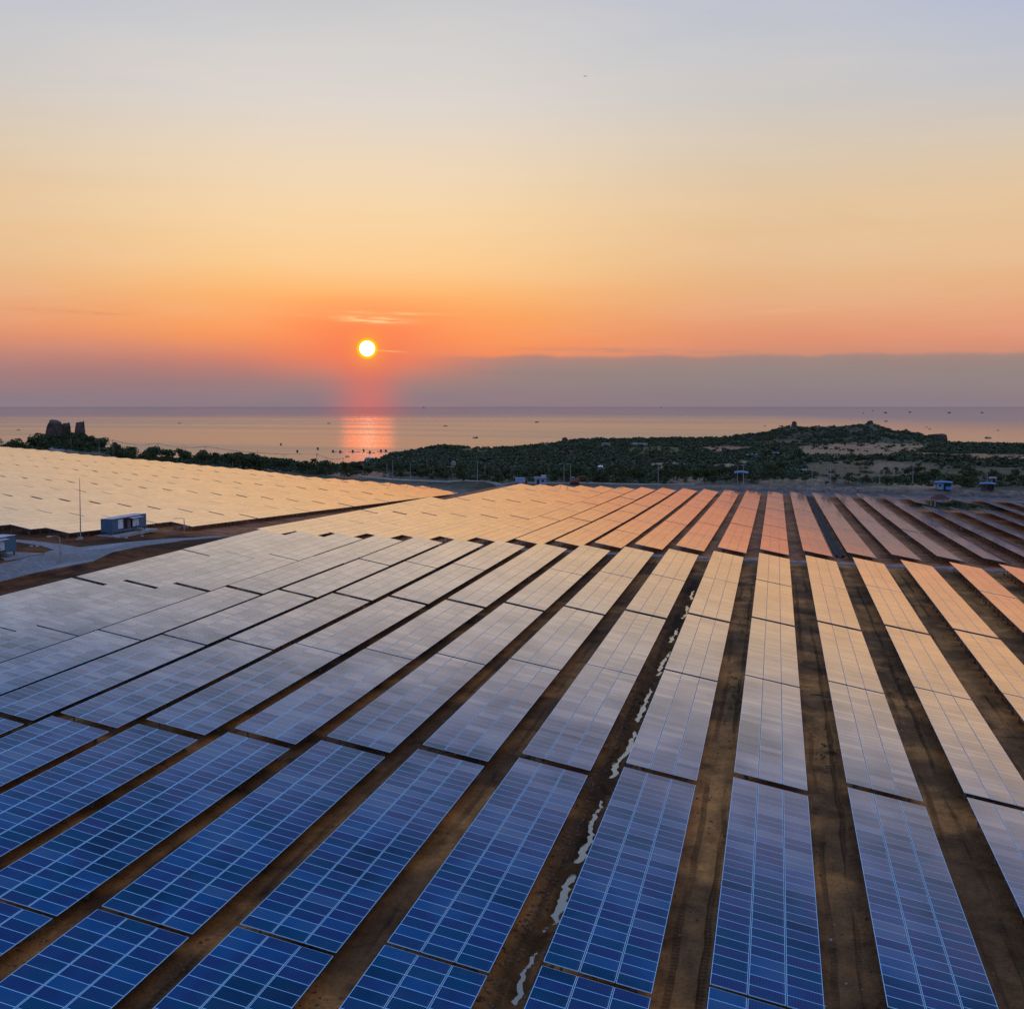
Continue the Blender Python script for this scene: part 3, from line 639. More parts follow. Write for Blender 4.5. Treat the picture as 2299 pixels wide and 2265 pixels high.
for i, t in enumerate(tables):
    rx = t['slope'] + random.gauss(0, .0006); ry = random.gauss(0, .0009)
    zg = t['z'] - HI + (random.gauss(0, .02))
    loc = (t['x'] + WC / 2, t['yc'], zg)
    if i >= 300: rest.append((t, loc, rx, ry)); continue
    root = thing('solar_table', t['label'], 'solar table', loc, (rx, ry, 0), GR[t['b']])
    prime = t['b'] == 'N' and t['j'] <= 3 and t['inview']
    if prime:
        for s_, y in mod_slots(30):
            p = onpanel(s_, y); o = put('solar_module', mod_mesh, root, (p.x, p.y, p.z + random.uniform(-.004, .004)), (random.gauss(0, .0009), TILT + random.gauss(0, .0009), 0))
        for s_ in (.75, 2.0, 3.3, 4.55): put('purlin', PURLIN, root, onpanel(s_, 0, -.085), (0, TILT, 0))
        Lh = L_T / 2 - .15
        for q_ in range(10):
            y = -Lh + .55 + q_ * (2 * Lh - 1.1) / 9
            put('rafter', RAFTER, root, onpanel(W_T / 2, y, -.165), (0, TILT, 0))
            for P_, pm in ((pA, POSTS[0]), (pB, POSTS[1])):
                po = put('post', pm, root, (P_.x, y, 0)); put('footing', FOOT, po)
            for bm_ in BRACES: put('brace', bm_, root, (0, y, 0))
    else:
        am, fm = table_parts(t['n'], i % 3 if t['n'] == 30 else 0)
        tag(put('module_array', am, root), kind='stuff'); tag(put('support_frame', fm, root), kind='stuff')
    if (t['b'], t['r'], t['j']) in {('F', 5, 1), ('F', 5, 6), ('F', 6, 4), ('F', 7, 2), ('F', 11, 5), ('N', 4, 5), ('N', 1, 3)}:
        put('combiner_box', COMB, root, (pA.x - .16, 4.2, 0))
if rest:
    VV = []; FF = []; MI = []; off = 0; fv = []; ff = []; fmi = []; fo = 0
    for t, loc, rx, ry in rest:
        Mx = np.array(Euler((rx, ry, 0)).to_matrix())
        v, f, mi = array_verts(t['n'], 5); VV.append(v @ Mx.T + np.array(loc)); FF.append(f + off); off += len(v); MI.append(mi)
        mb, _ = frame_mb(t['n'], t['j'] < 2); v = np.array([tuple(q_) for q_ in mb.v]) @ Mx.T + np.array(loc)
        fv.append(v); ff += [tuple(a + fo for a in q_) for q_ in mb.f]; fmi += mb.mi; fo += len(v)
    me = npmesh('distant_modules', np.concatenate(VV), np.concatenate(FF), PVM); me.polygons.foreach_set('material_index', np.concatenate(MI).astype(np.int32)); with_uv(me)
    rt = thing('distant_solar_tables', 'sea of golden solar tables filling the far part of the left field', 'solar tables'); rt['kind'] = 'stuff'
    tag(put('module_array', me, rt), kind='stuff')
    me = bpy.data.meshes.new('distant_frames'); me.from_pydata(np.concatenate(fv).tolist(), [], ff); me.materials.append(M['steel']); me.materials.append(M['footing']); me.polygons.foreach_set('material_index', fmi)
    tag(put('support_frame', me, rt), kind='stuff')
print('tables', len(tables), 'rest', len(rest), 'prime', sum(1 for t in tables[:300] if t['b'] == 'N' and t['j'] <= 3 and t['inview']))

# ------------------------------------------------------------------ roads, drains, ditch water
def strip(name, pts, widths, m, lift, label, seg=1.0, rough=False, thick=.25, cuts=6):
    P = [Vector((p[0], p[1])) for p in pts]; out = []; ww = []
    for i in range(len(P) - 1):
        n = max(2, int((P[i + 1] - P[i]).length / seg))
        for k in range(n + (i == len(P) - 2)): out.append(P[i].lerp(P[i + 1], k / n)); ww.append(widths[i] + (widths[i + 1] - widths[i]) * k / n)
    V = []; nc = cuts + 1; F_ = []
    for i, p in enumerate(out):
        t = (out[min(i + 1, len(out) - 1)] - out[max(i - 1, 0)]).normalized(); nn = Vector((-t.y, t.x))
        for k in range(nc):
            q_ = p + nn * ((k / cuts - .5) * ww[i]); V.append([q_.x, q_.y])
    V = np.array(V); Z = T(V[:, 0], V[:, 1], rough) + lift
    F_ = [(i * nc + k, i * nc + k + 1, (i + 1) * nc + k + 1, (i + 1) * nc + k) for i in range(len(out) - 1) for k in range(cuts)]
    mb = MB(); mb.add([(a, b, c_) for (a, b), c_ in zip(V, Z)], F_)
    for e_ in (0, cuts):                      # side skirts
        a = len(mb.v); mb.add([(V[i * nc + e_][0], V[i * nc + e_][1], Z[i * nc + e_]) for i in range(len(out))] + [(V[i * nc + e_][0], V[i * nc + e_][1], Z[i * nc + e_] - thick) for i in range(len(out))],
                              [(i, i + 1, len(out) + i + 1, len(out) + i) for i in range(len(out) - 1)])
    return tag(mb.build(name, m), label, kind='structure')
def gp(l): return [G(a, b) for a, b in l]
strip('gravel_road', gp([(-60, 1302), (0, 1288), (60, 1272), (115, 1258), (160, 1244), (220, 1232), (300, 1222), (400, 1212), (480, 1206), (560, 1201.5), (640, 1187)]), [3.6, 3.6, 3.8, 5, 7.5, 5.5, 4, 3.4, 3.2, 3.0, 2.8], M['gravel'], .13, 'pale gravel service road running beside the front block')
strip('gravel_track', gp([(-60, 1211), (0, 1213), (60, 1217), (120, 1225), (165, 1236), (190, 1240)]), [3.2, 3.2, 3.4, 4.5, 6, 6], M['gravel'], .10, 'gravel side track curving off behind the inverter cabin')
strip('service_path', [(-106, 222), (-105.5, 260), (-105.5, 320), (-105.5, 380), (-104, 440)], [3.4, 3.2, 3, 3, 3], M['gravel'], .08, 'narrow service path between the left field and the centre block')
def drain(name, pts, w, label, m_=None):
    mbx = MB(); P = [Vector((p[0], p[1])) for p in pts]; prof = [(-w / 2 - .2, .12), (-w / 2, .12), (-w / 2 + .15, -.32), (w / 2 - .15, -.32), (w / 2, .12), (w / 2 + .2, .12), (w / 2 + .2, -.4)]
    prof = [(-w / 2 - .2, -.4)] + prof; out = []
    for i in range(len(P) - 1):
        n = max(1, int((P[i + 1] - P[i]).length / 4))
        for k in range(n + (i == len(P) - 2)): out.append(P[i].lerp(P[i + 1], k / n))
    V = []
    for i, p in enumerate(out):
        t = (out[min(i + 1, len(out) - 1)] - out[max(i - 1, 0)]).normalized(); nn = Vector((t.y, -t.x)); z = float(T(p.x, p.y, False)) + .12
        for a, b in prof: q_ = p + nn * a; V.append((q_.x, q_.y, z + b))
    n = len(prof); mbx.add(V, [(i * n + k, i * n + k + 1, (i + 1) * n + k + 1, (i + 1) * n + k) for i in range(len(out) - 1) for k in range(n - 1)])
    return tag(mbx.build(name, m_ or M['concrete']), label, kind='structure')
drain('cross_drain', [(-96, 206.2), (-60, 207.2), (-28, 208), (20, 209.6), (60, 210.6)], 1.5, 'pale concrete drain crossing between the front block and the next')
drain('far_drain', [(-92, 437.5), (0, 437.5), (60, 437.5), (120, 438)], 1.3, 'concrete drain along the far end of the centre block')
drain('gutter', [(12.2, 226), (12.2, 300), (12.2, 436)], 1.0, 'long concrete gutter between two rows of the centre block', M['gutter'])
# perimeter road beyond the fields
road_px = [(-40, 1001), (124, 1010), (217, 1019), (341, 1029), (465, 1041), (550, 1049), (600, 1054), (736, 1063), (829, 1073), (891, 1077.5), (984, 1081), (1149, 1085), (1400, 1087.5), (1560, 1088.5)]
def far_road():
    return [G(px, py)[:2] for px, py in road_px]
FR = far_road()
strip('perimeter_road', FR, [4.5] * len(FR), M['dirt_road'], .25, 'pale perimeter road running along the far edge of the fields', seg=3, thick=.8)
# water lying in the ditch: level pools stepping down with the ground
wm = MB()
for a, b in zip(POOLS[:-1], POOLS[1:]):
    lv = float(T(DITCH_X, a, False)) - .355
    wm.add([(DITCH_X - .7, a, lv), (DITCH_X + .7, a, lv), (DITCH_X + .7, b, lv), (DITCH_X - .7, b, lv)], [(0, 1, 2, 3)])
tag(wm.build('ditch_water', M['water']), 'bright strips of standing water in the muddy ditch', kind='structure')

# stones lying about the earth
def blob(n, r, seed, squash=.7):
    rr = np.random.default_rng(seed); mb = MB()
    t = (1 + 5 ** .5) / 2; V = np.array([(-1, t, 0), (1, t, 0), (-1, -t, 0), (1, -t, 0), (0, -1, t), (0, 1, t), (0, -1, -t), (0, 1, -t), (t, 0, -1), (t, 0, 1), (-t, 0, -1), (-t, 0, 1)]) / 1.902
    F_ = [(0, 11, 5), (0, 5, 1), (0, 1, 7), (0, 7, 10), (0, 10, 11), (1, 5, 9), (5, 11, 4), (11, 10, 2), (10, 7, 6), (7, 1, 8), (3, 9, 4), (3, 4, 2), (3, 2, 6), (3, 6, 8), (3, 8, 9), (4, 9, 5), (2, 4, 11), (6, 2, 10), (8, 6, 7), (9, 8, 1)]
    return V * (rr.uniform(.7, 1.2, (12, 1))) * np.array([1, 1, squash]) * r, np.array(F_)
def scatter(name, spots, sizes, m, label, kind='stuff', seeds=4):
    bl = [blob(0, 1, s_) for s_ in range(seeds)]; V = []; F_ = []; off = 0
    for k, ((x, y, z), s_) in enumerate(zip(spots, sizes)):
        v, f = bl[k % seeds]; a = random.uniform(0, 6.28); ca_, sa_ = math.cos(a), math.sin(a)
        R_ = np.array([[ca_, -sa_, 0], [sa_, ca_, 0], [0, 0, 1]]); V.append(v @ R_.T * s_ + (x, y, z)); F_.append(f + off); off += 12
    return tag(put(name, npmesh(name, np.concatenate(V), np.concatenate(F_), m)), label, kind=kind)
sp = []; sz = []
for _ in range(900):
    x = random.uniform(-70, 45); y = random.uniform(48, 200)
    if fbm(np.array(x / 6), np.array(y / 6), 2) < .5: continue
    sp.append((x, y, float(T(x, y)))); sz.append(random.choice([.03, .04, .05, .07, .12]))
scatter('stones', sp, sz, M['stone'], 'small pale stones scattered over the bare earth')
sp = []; sz = []
M['clod'] = mat('earth_clods', (.20, .085, .035), .95, noise=(2, .4))
X_ = rng.uniform(-70, 50, 20000); Y_ = 46 + 130 * rng.random(20000) ** 1.6; kp = fbm(X_ / 4, Y_ / 4, 2) > .48; X_, Y_ = X_[kp][:9000], Y_[kp][:9000]
Y2 = rng.uniform(48, 180, 1500); X2 = ditch_c(Y2) + rng.choice([-1, 1], 1500) * rng.uniform(.55, 1.5, 1500)
sz = list(rng.choice([.03, .04, .06, .09, .13], len(X_))) + list(rng.choice([.06, .1, .15], 1500))
X_ = np.concatenate([X_, X2]); Y_ = np.concatenate([Y_, Y2]); Z_ = T(X_, Y_); sp = list(zip(X_, Y_, Z_))
scatter('earth_clods', sp, sz, M['clod'], 'loose clods of brown earth between the rows')

# ------------------------------------------------------------------ inverter cabins
def cabin(loc, length, label, door_spans, name='inverter_cabin'):
    r = thing(name, label, 'equipment cabin', loc)
    w, h, z0 = 2.44, 2.45, .55
    b = MB(); b.box((0, length / 2, z0 + .11), (w, length, .22))
    for y in (.08, length - .08):
        for x in (-w / 2 + .08, w / 2 - .08): b.box((x, y, z0 + h / 2), (.18, .18, h))
    b.box((w / 2 - .06, length / 2, z0 + h - .1), (.14, length, .2)); b.box((-w / 2 + .06, length / 2, z0 + h - .1), (.14, length, .2))
    b.build('frame', M['box_blue'], r)
    b = MB()
    def corr(p0, p1, z_a, z_b):                      # corrugated sheet
        p0 = Vector(p0); p1 = Vector(p1); t = p1 - p0; n = max(4, int(t.length / .14) * 2); nn = Vector((t.y, -t.x)).normalized(); vs = []
        for k in range(n + 1): q_ = p0 + t * (k / n) + nn * (.02 if (k // 2) % 2 else -.02); vs += [(q_.x, q_.y, z_a), (q_.x, q_.y, z_b)]
        b.add(vs, [(2 * k, 2 * k + 2, 2 * k + 3, 2 * k + 1) for k in range(n)])
    corr((-w / 2 + .05, .03), (w / 2 - .05, .03), z0 + .2, z0 + h); corr((w / 2 - .05, length - .03), (-w / 2 + .05, length - .03), z0 + .2, z0 + h)
    corr((-w / 2 + .03, length), (-w / 2 + .03, 0), z0 + .2, z0 + h)
    b.build('end_wall', M['box_blue'], r)
    b = MB(); b.box((0, length / 2, z0 + h + .04), (w + .06, length + .06, .08)); b.build('roof', M['box_roof'], r)
    b = MB(); b.box((-.1, length / 2, z0 + 1.25), (w - .5, length - .5, 2.1)); b.build('dark_interior', M['dark'], r)
    for a, c_, kind in door_spans:
        b = MB()
        if kind == 'wall':
            b.box((w / 2 - .03, (a + c_) / 2, z0 + 1.25), (.06, c_ - a, 2.05)); b.build('side_panel', M['box_blue'], r)
        elif kind == 'door':
            b.box((w / 2 + .03, (a + c_) / 2, z0 + 1.3), (.07, c_ - a, 1.75)); d_ = b.build('door', M['white'], r)
            b = MB(); b.box((w / 2 + .08, a + .35, z0 + 1.75), (.04, .16, .16)); b.box((w / 2 + .08, c_ - .3, z0 + 1.85), (.04, .2, .2)); b.build('vent', M['dark'], d_)
        elif kind == 'awning':
            b.box((w / 2 + .45, (a + c_) / 2, z0 + 2.2), (.95, c_ - a, .05), rot=Matrix.Rotation(.12, 3, 'Y')); b.build('awning', M['box_roof'], r)
        elif kind == 'unit':
            b.box((w / 2 - .25, (a + c_) / 2, z0 + 1.1), (.3, c_ - a, 1.7)); b.build('switch_cabinet', M['steel'], r)
    for y in (.3, length * .35, length * .62, length - .35):
        for x in (-w / 2 + .15, w / 2 - .15):
            b = MB(); b.box((x, y, z0 / 2), (.22, .22, z0)); b.build('leg', M['steel'], r)
    b = MB()
    for k in range(5): b.box((w / 2 + .15 + k * .2, length * .72, z0 - k * .12 - .02), (.22, 1.0, .05))
    b.tube([(w / 2 + .1, length * .72 - .5, z0 + .9), (w / 2 + 1.05, length * .72 - .5, .95)], .03, 5); b.tube([(w / 2 + 1.05, length * .72 - .5, 0), (w / 2 + 1.05, length * .72 - .5, .95)], .03, 5)
    b.tube([(w / 2 + .1, length * .72 - .5, z0), (w / 2 + .1, length * .72 - .5, z0 + .9)], .03, 5); b.build('steps', M['steel'], r)
    return r
cx_, cy_, gz = G(253, 1205); cx_ -= 1.22
pad = MB(); pad.box((0, 0, 0), (5.2, 14.6, .5)); pd = pad.build('concrete_pad', M['concrete']); pd.location = (cx_ + .3, cy_ + 6, gz); tag(pd, kind='structure')
cabin((cx_, cy_, gz + .25), 12.0, 'blue-grey inverter cabin with open white doors beside the tall mast', [(0, 1.9, 'wall'), (1.9, 3.6, 'door'), (3.6, 4.4, 'gap'), (5.4, 6.6, 'unit'), (7.0, 9.2, 'door'), (5.6, 9.6, 'awning'), (9.4, 12.0, 'wall'), (2.9, 3.2, 'gap')])
ix, iy, iz = G(42, 1246)
pad = MB(); pad.box((0, 0, 0), (6.4, 15, .3)); pd = pad.build('concrete_pad', M['gravel']); pd.location = (ix - .2, iy - 5.2, iz - .02); tag(pd, kind='structure')
cabin((ix - 1.6, iy - 12.0, iz + .15), 12.0, 'grey inverter cabin cut off by the left edge of the photo', [(0, 1.9, 'wall'), (2.2, 4.2, 'door'), (6.9, 9.1, 'door'), (5.3, 9.3, 'awning'), (9.3, 12.0, 'wall')])

for px_, py_, lb in ((174, 1212, 'small white marker block left of the mast foot'), (182, 1211, 'small white marker block at the mast foot'), (284, 1208, 'small white marker block below the inverter cabin'), (319, 1204, 'small white marker block by the cabin steps'), (70, 1227, 'small dark cable pit lid near the side track'), (83, 1227, 'small white cable pit lid near the side track')):
    x, y, z = G(px_, py_); b = MB(); b.box((0, 0, .06), (.5, .34, .22)); b.box((0, 0, .19), (.4, .26, .04)); o = b.build('marker_block', M['pale_wall']); o.location = (x, y, z); o.rotation_euler.z = random.uniform(-.3, .3); tag(o, lb, 'marker')

# ------------------------------------------------------------------ poles, lamps and wires
def up(px, py): x, y, z = G(px, py); return x, y, z
def plain_pole(px, py, top, label, group=None, m='pole', cross=False, r0=.12):
    x, y, z = up(px, py); h = (py - top) * pxm((x, y, z)); rt = thing('utility_pole' if cross else 'light_pole', label, 'utility pole' if cross else 'pole', (x, y, z), group=group)
    b = MB(); b.tube([(0, 0, -.5), (0, 0, h)], [r0 * 1.4, r0 * .8], 8); b.build('pole', M[m], rt)
    if cross:
        az = math.atan2(x, y)
        b = MB(); b.box((0, 0, h - .35), (2.0, .12, .12), rot=Matrix.Rotation(-az + .9, 3, 'Z')); b.build('crossarm', M['dark_pole'], rt)
        for s_ in (-.85, 0, .85):
            v = Matrix.Rotation(-az + .9, 3, 'Z') @ Vector((s_, 0, h - .29)); b = MB(); b.tube([v, v + Vector((0, 0, .15)), v + Vector((0, 0, .3))], [.05, .09, .04], 6); b.build('insulator', M['pole'], rt)
    return rt, Vector((x, y, z + h))
def street_lamp(px, py, top, label, arms=2, group=None, a_len=1.5, box=False, rotz=None):
    x, y, z = up(px, py); h = (py - top) * pxm((x, y, z)); rt = thing('street_lamp', label, 'street lamp', (x, y, z), group=group)
    rt.rotation_euler.z = -math.atan2(x, y) if rotz is None else rotz
    b = MB(); b.tube([(0, 0, -.4), (0, 0, h * .93)], [.13, .07], 8); b.build('pole', M['pole'], rt)
    for s_ in ((-1, 1) if arms == 2 else (-1,)):
        b = MB(); b.tube([(0, 0, h * .93), (s_ * a_len * .25, 0, h * .985), (s_ * a_len * .6, 0, h * 1.0), (s_ * a_len, 0, h)], .05, 6); b.build('arm', M['pole'], rt)
        b = MB(); b.box((s_ * (a_len + .25), 0, h - .02), (.7, .28, .12)); b.build('lamp_head', M['lamp'], rt)
    if box: b = MB(); b.box((.14, -.1, h * .38), (.32, .2, .5)); b.build('control_box', M['pole'], rt)
    return rt
# mast and curved lamps inside the plant
x, y, z = up(181, 1209); h = (1209 - 1070) * pxm((x, y, z)) ; mr_ = thing('lightning_mast', 'tall thin lightning mast standing left of the inverter cabin', 'mast', (x, y, z), (0, math.radians(1.0), 0))
b = MB(); b.tube([(0, 0, 0), (0, 0, h * .5), (0, 0, h * .95)], [.11, .08, .045], 8); b.build('pole', M['pole'], mr_)
b = MB(); b.tube([(0, 0, h * .95), (0, 0, h)], [.02, .01], 5); b.build('spike', M['steel'], mr_)
b = MB(); b.box((0, 0, .12), (.7, .7, .3)); b.build('footing', M['concrete'], mr_)
street_lamp(136, 1264, 1203, 'curved single-arm lamp post at the fork of the gravel road', 1, box=True, a_len=1.3)
street_lamp(414, 1192, 1163, 'curved single-arm lamp post right of the inverter cabin', 1, a_len=1.4)
plains = [(160, 1013.6, 982, 'plain grey pole in front of the stacked rocks'), (579, 1052, 1011, 'plain grey pole beside the left hill above the orange panels'), (882, 1078.5, 1032, 'tall bare pole at the foot of the headland right of the bay'),
          (1072, 1086, 1035, 'tall bare pole right of the pale boulder on the hillside'), (1281, 1086, 1039, 'tall bare pole standing behind the orange excavator'), (1477.7, 1088, 1041, 'bare pole in front of the pale sand clearing'),
          (1668.6, 1090, 1043, 'bare pole just right of the nearest blue roofed hut'), (1863.5, 1090, 1043, 'bare pole in front of the grey terraced mounds'), (2049, 1089, 1048, 'bare pole left of the blue and white shack'), (1974.6, 1092, 1056, 'thin faint pole midway along the dirt bank')]
for px, py, tp, lb in plains: plain_pole(px, py, tp, lb, r0=.11)
dl = [(223, 1019.8, 987, 'double-armed street lamp right of the stacked rocks'), (417, 1036.6, 1000, 'double-armed street lamp over the left tree belt'), (639, 1058, 1021, 'double-armed street lamp left of the bay'), (921.5, 1080, 1036, 'double-armed street lamp below the headland slope'),
      (1089, 1077, 1040, 'small double-armed lamp beside the tall bare pole on the hill'), (1266, 1085, 1042, 'double-armed street lamp left of the excavator'), (1655.5, 1086, 1044, 'double-armed street lamp behind the nearest blue hut roof'), (1823, 1086, 1046, 'double-armed street lamp among the grey mounds'), (2015.6, 1088.7, 1057, 'faint street lamp right of the grey mounds'), (522, 1047.5, 1013, 'double-armed street lamp between two utility poles on the left')]
for px, py, tp, lb in dl: street_lamp(px, py, tp, lb, 2)
ut = [(-60, 998, 966, 'utility pole outside the left edge'), (69, 1005.5, 975, 'dark utility pole left of the stacked rocks'), (254, 1024, 988, 'utility pole first to the right of the stacked rocks'), (355, 1030.6, 995, 'utility pole above the middle of the left tree belt'), (462, 1038, 1002, 'utility pole over the right part of the left tree belt'),
      (712, 1064.6, 1019, 'wooden utility pole standing against the bay'), (771, 1056, 1028, 'utility pole in front of the shore houses'), (869, 1074, 1042, 'utility pole at the foot of the red dirt slope'), (2215.8, 1084, 1050, 'leaning utility pole between the two right hand huts')]
tops = []
for px, py, tp, lb in ut: tops.append(plain_pole(px, py, tp, lb, m='dark_pole' if px in (69, 712) else 'pole', cross=True)[1])
def wire(a, b_, sag, offs=(-.8, 0, .8), balls=0, lab=''):
    rt = thing('power_line', lab, 'wire', tuple(a), group='wires strung between the roadside utility poles')
    b = MB(); d = (b_ - a); n = Vector((-d.y, d.x, 0)).normalized(); rr = []
    for o in offs: b.tube([a + d * t + n * o - Vector((0, 0, sag * 4 * t * (1 - t))) - a for t in [k / 10 for k in range(11)]], .03, 4)
    b.build('cable', M['wire'], rt)
    for k in range(balls):
        p = d * ((k + .7) / (balls + .4)); t = (k + .7) / (balls + .4); q_ = p - Vector((0, 0, sag * 4 * t * (1 - t)))
        b = MB(); b.tube([q_ + Vector((-.2, 0, 0)), q_ + Vector((-.13, 0, 0)), q_ + Vector((.13, 0, 0)), q_ + Vector((.2, 0, 0))], [.07, .2, .2, .07], 6); b.build('marker_ball', M['wire'], rt)
WL = ['wires from the left edge to the dark utility pole', 'wires passing over the stacked rocks', 'wires between first and second poles past the rocks', 'wires between second and third poles past the rocks', 'long wires running down to the wooden pole at the bay', 'wires from the wooden bay pole to the shore pole']
for a, b_, k in ((0, 1, 4), (1, 2, 3), (2, 3, 3), (3, 4, 3), (4, 5, 5), (5, 6, 2)): wire(tops[a], tops[b_], 1.6, balls=k, lab='sagging overhead ' + WL[a])

# ------------------------------------------------------------------ rocks
def rock(name, loc, dims, seed, label, m='rock', group=None, sub=4, rough_=.11, parent=None, slant=0.0, flat=.55):
    import bmesh
    bm = bmesh.new(); bmesh.ops.create_icosphere(bm, subdivisions=sub, radius=1.0); rr = random.Random(seed); o1 = rr.uniform(0, 50)
    for v in bm.verts:
        c_ = v.co; k = 1 + rough_ * 2 * (float(fbm(np.array(c_.x * 1.3 + o1), np.array(c_.y * 1.3 + c_.z * 1.7 + o1), 3)) - .5) * 2
        q_ = Vector([math.copysign(abs(t) ** flat, t) for t in c_]) * k
        if q_.x * slant < 0: q_.x *= 1 - abs(slant) * max(0, q_.z * .5 + .5)
        g_ = .045 * math.sin(q_.z * 9 + o1) + .02 * math.sin(q_.x * 7 + q_.z * 3 + o1); q_ = q_ * (1 + g_)
        v.co = Vector((q_.x * dims[0] / 2, q_.y * dims[1] / 2, (q_.z * .5 + .42) * dims[2]))
    me = bpy.data.meshes.new(name); bm.to_mesh(me); bm.free(); me.materials.append(M[m]); me.polygons.foreach_set('use_smooth', [True] * len(me.polygons))
    o = put(name, me, parent, loc)
    if label: tag(o, label, 'rock', group)
    return o
def rock_at(px, py_base, wpx, hpx, seed, label, m='rock', dist=None, depth=1.0, slant=0.0, flat=.55):
    x, y, z = (G(px, py_base) if dist is None else tuple((lambda v: (v[0] * dist, v[1] * dist, v[2] * dist))(ray(px, py_base))))
    k = pxm((x, y, z)); hh_ = hpx * k
    if dist: zt = min(z, float(T(x, y, False)) - .5); hh_ += z - zt; z = zt
    o = rock('boulder', (x, y, z), (wpx * k, wpx * k * depth, hh_), seed, label, m, slant=slant, flat=flat); o.rotation_euler.z = -math.atan2(x, y); return o
rock_at(120, 985, 40, 46, 3, 'largest dark granite boulder, left one of the three on the left skyline', dist=742, slant=.4, flat=.42)
rock_at(148, 985, 21, 39, 5, 'middle granite boulder of the three on the left skyline', dist=745, flat=.38)
rock_at(180, 988, 21, 47, 9, 'slim upright granite boulder, right one of the left skyline group', dist=742, flat=.4)
rock_at(163, 990, 52, 20, 12, 'low rock shelf joining the three skyline boulders', dist=748)
for px, py, w_, h_, sd_, lb, mm in [(1360, 1004, 20, 11, 21, 'pale rounded boulder high on the scrubby headland', 'pale_rock'), (1436, 1001, 38, 7, 22, 'long flat pale rock slab near the headland crest', 'pale_rock'), (1018, 1046, 11, 11, 23, 'pale pointed boulder on the slope above the road', 'pale_rock'),
                                   (1268, 994, 12, 13, 24, 'dark pointed rock on the headland skyline', 'rock'), (1783, 955, 10, 10, 25, 'square dark rock on the left shoulder of the hill', 'rock'), (1953, 955, 13, 12, 26, 'rounded summit boulder of the hill', 'rock'),
                                   (2104, 986, 40, 14, 27, 'broad bare rock at the right foot of the hill', 'rock'), (1224, 1002, 9, 6, 28, 'small grey boulder just below the headland skyline', 'pale_rock')]:
    rock_at(px, py, w_, h_, sd_, lb, mm, dist={24: 1440, 25: 1600, 26: 1640, 27: 1640}.get(sd_))
sp = []; sz = []
for px0, px1, py0, py1, n in ((1120, 1400, 1000, 1035, 130), (1720, 2080, 958, 990, 200), (960, 1120, 1030, 1060, 40)):
    for _ in range(n):
        x, y, z = G(random.uniform(px0, px1), random.uniform(py0, py1)); sp.append((x, y, z)); sz.append(random.choice([.8, 1.1, 1.6, 2.2]))
scatter('rubble_rocks', sp, sz, M['rock'], 'scattered small granite rocks on the scrubby slopes')

# ------------------------------------------------------------------ vegetation
def leaf_cloud(n, blobs, size, seed):
    rr = np.random.default_rng(seed); V = []; w = np.array([b[3] ** 2 for b in blobs]); w = w / w.sum(); ch = rr.choice(len(blobs), n, p=w)
    d = rr.normal(size=(n, 3)); d /= np.linalg.norm(d, axis=1)[:, None]; rad = rr.uniform(.55, 1.0, n) ** .5
    B = np.array(blobs)[ch]; C = B[:, :3] + d * rad[:, None] * B[:, 3:4] * np.array([1, 1, .72])
    a = rr.normal(size=(n, 3)); a /= np.linalg.norm(a, axis=1)[:, None]; nrm = d + .8 * rr.normal(size=(n, 3)); b_ = np.cross(nrm, a); b_ /= np.linalg.norm(b_, axis=1)[:, None]; a = np.cross(b_, nrm); a /= np.linalg.norm(a, axis=1)[:, None]
    s_ = size * rr.uniform(.6, 1.3, (n, 1)); V = np.stack([C - a * s_, C + b_ * s_ * .8, C + a * s_, C - b_ * s_ * .8], 1).reshape(-1, 3)
    return V, np.arange(4 * n).reshape(n, 4)
def make_tree_proto(kind, seed):
    rr = random.Random(seed); bl = []
    if kind == 'round':
        for k in range(9): a = rr.uniform(0, 6.28); q_ = rr.uniform(0, .32); bl.append((math.cos(a) * q_, math.sin(a) * q_, rr.uniform(.42, .78), rr.uniform(.18, .28)))
        n, s_ = 520, .05
    elif kind == 'layered':
        for z_, rad in ((.45, .42), (.62, .34), (.78, .22), (.92, .1)):
            for k in range(5): a = k * 1.256 + rr.uniform(-.4, .4) + z_ * 5; bl.append((math.cos(a) * rad, math.sin(a) * rad, z_ + rr.uniform(-.02, .02), .13))
            bl.append((0, 0, z_, .13))
        n, s_ = 460, .045
    else:
        for k in range(8): a = rr.uniform(0, 6.28); q_ = rr.uniform(.05, .5); bl.append((math.cos(a) * q_, math.sin(a) * q_, rr.uniform(.25, .6), rr.uniform(.2, .32)))
        n, s_ = 420, .055
    v, f = leaf_cloud(n, bl, s_, seed); crown = npmesh('crown', v, f, M['leaf'])
    b = MB(); b.tube([(0, 0, -.08), (.01, 0, .2), (.0, .01, .5), (0, 0, .75)], [.035, .026, .02, .008], 6)
    for k in range(4): a = k * 1.6 + rr.random(); b.tube([(0, 0, .25 + .08 * k), (math.cos(a) * .16, math.sin(a) * .16, .45 + .08 * k), (math.cos(a) * .27, math.sin(a) * .27, .56 + .07 * k)], [.014, .009, .004], 4)
    trunk = b.mesh('trunk', M['bark']); return crown, trunk
PROTO = {k: [make_tree_proto(k, s_ + i * 10) for s_ in range(3)] for i, k in enumerate(('round', 'layered', 'bushy'))}
def tree(px, py, hpx, kind='round', label=None, group=None, P=None, h=None, wide=1.0):
    x, y, z = G(px, py) if P is None else P; h = h or hpx * pxm((x, y, z))
    cr, tr = PROTO[kind][random.randrange(3)]; rt = thing('tree', label, 'tree', (x, y, z), (0, 0, random.uniform(0, 6.28)), group); rt.scale = (h * wide, h * wide, h)
    put('crown', cr, rt); put('trunk', tr, rt); return rt
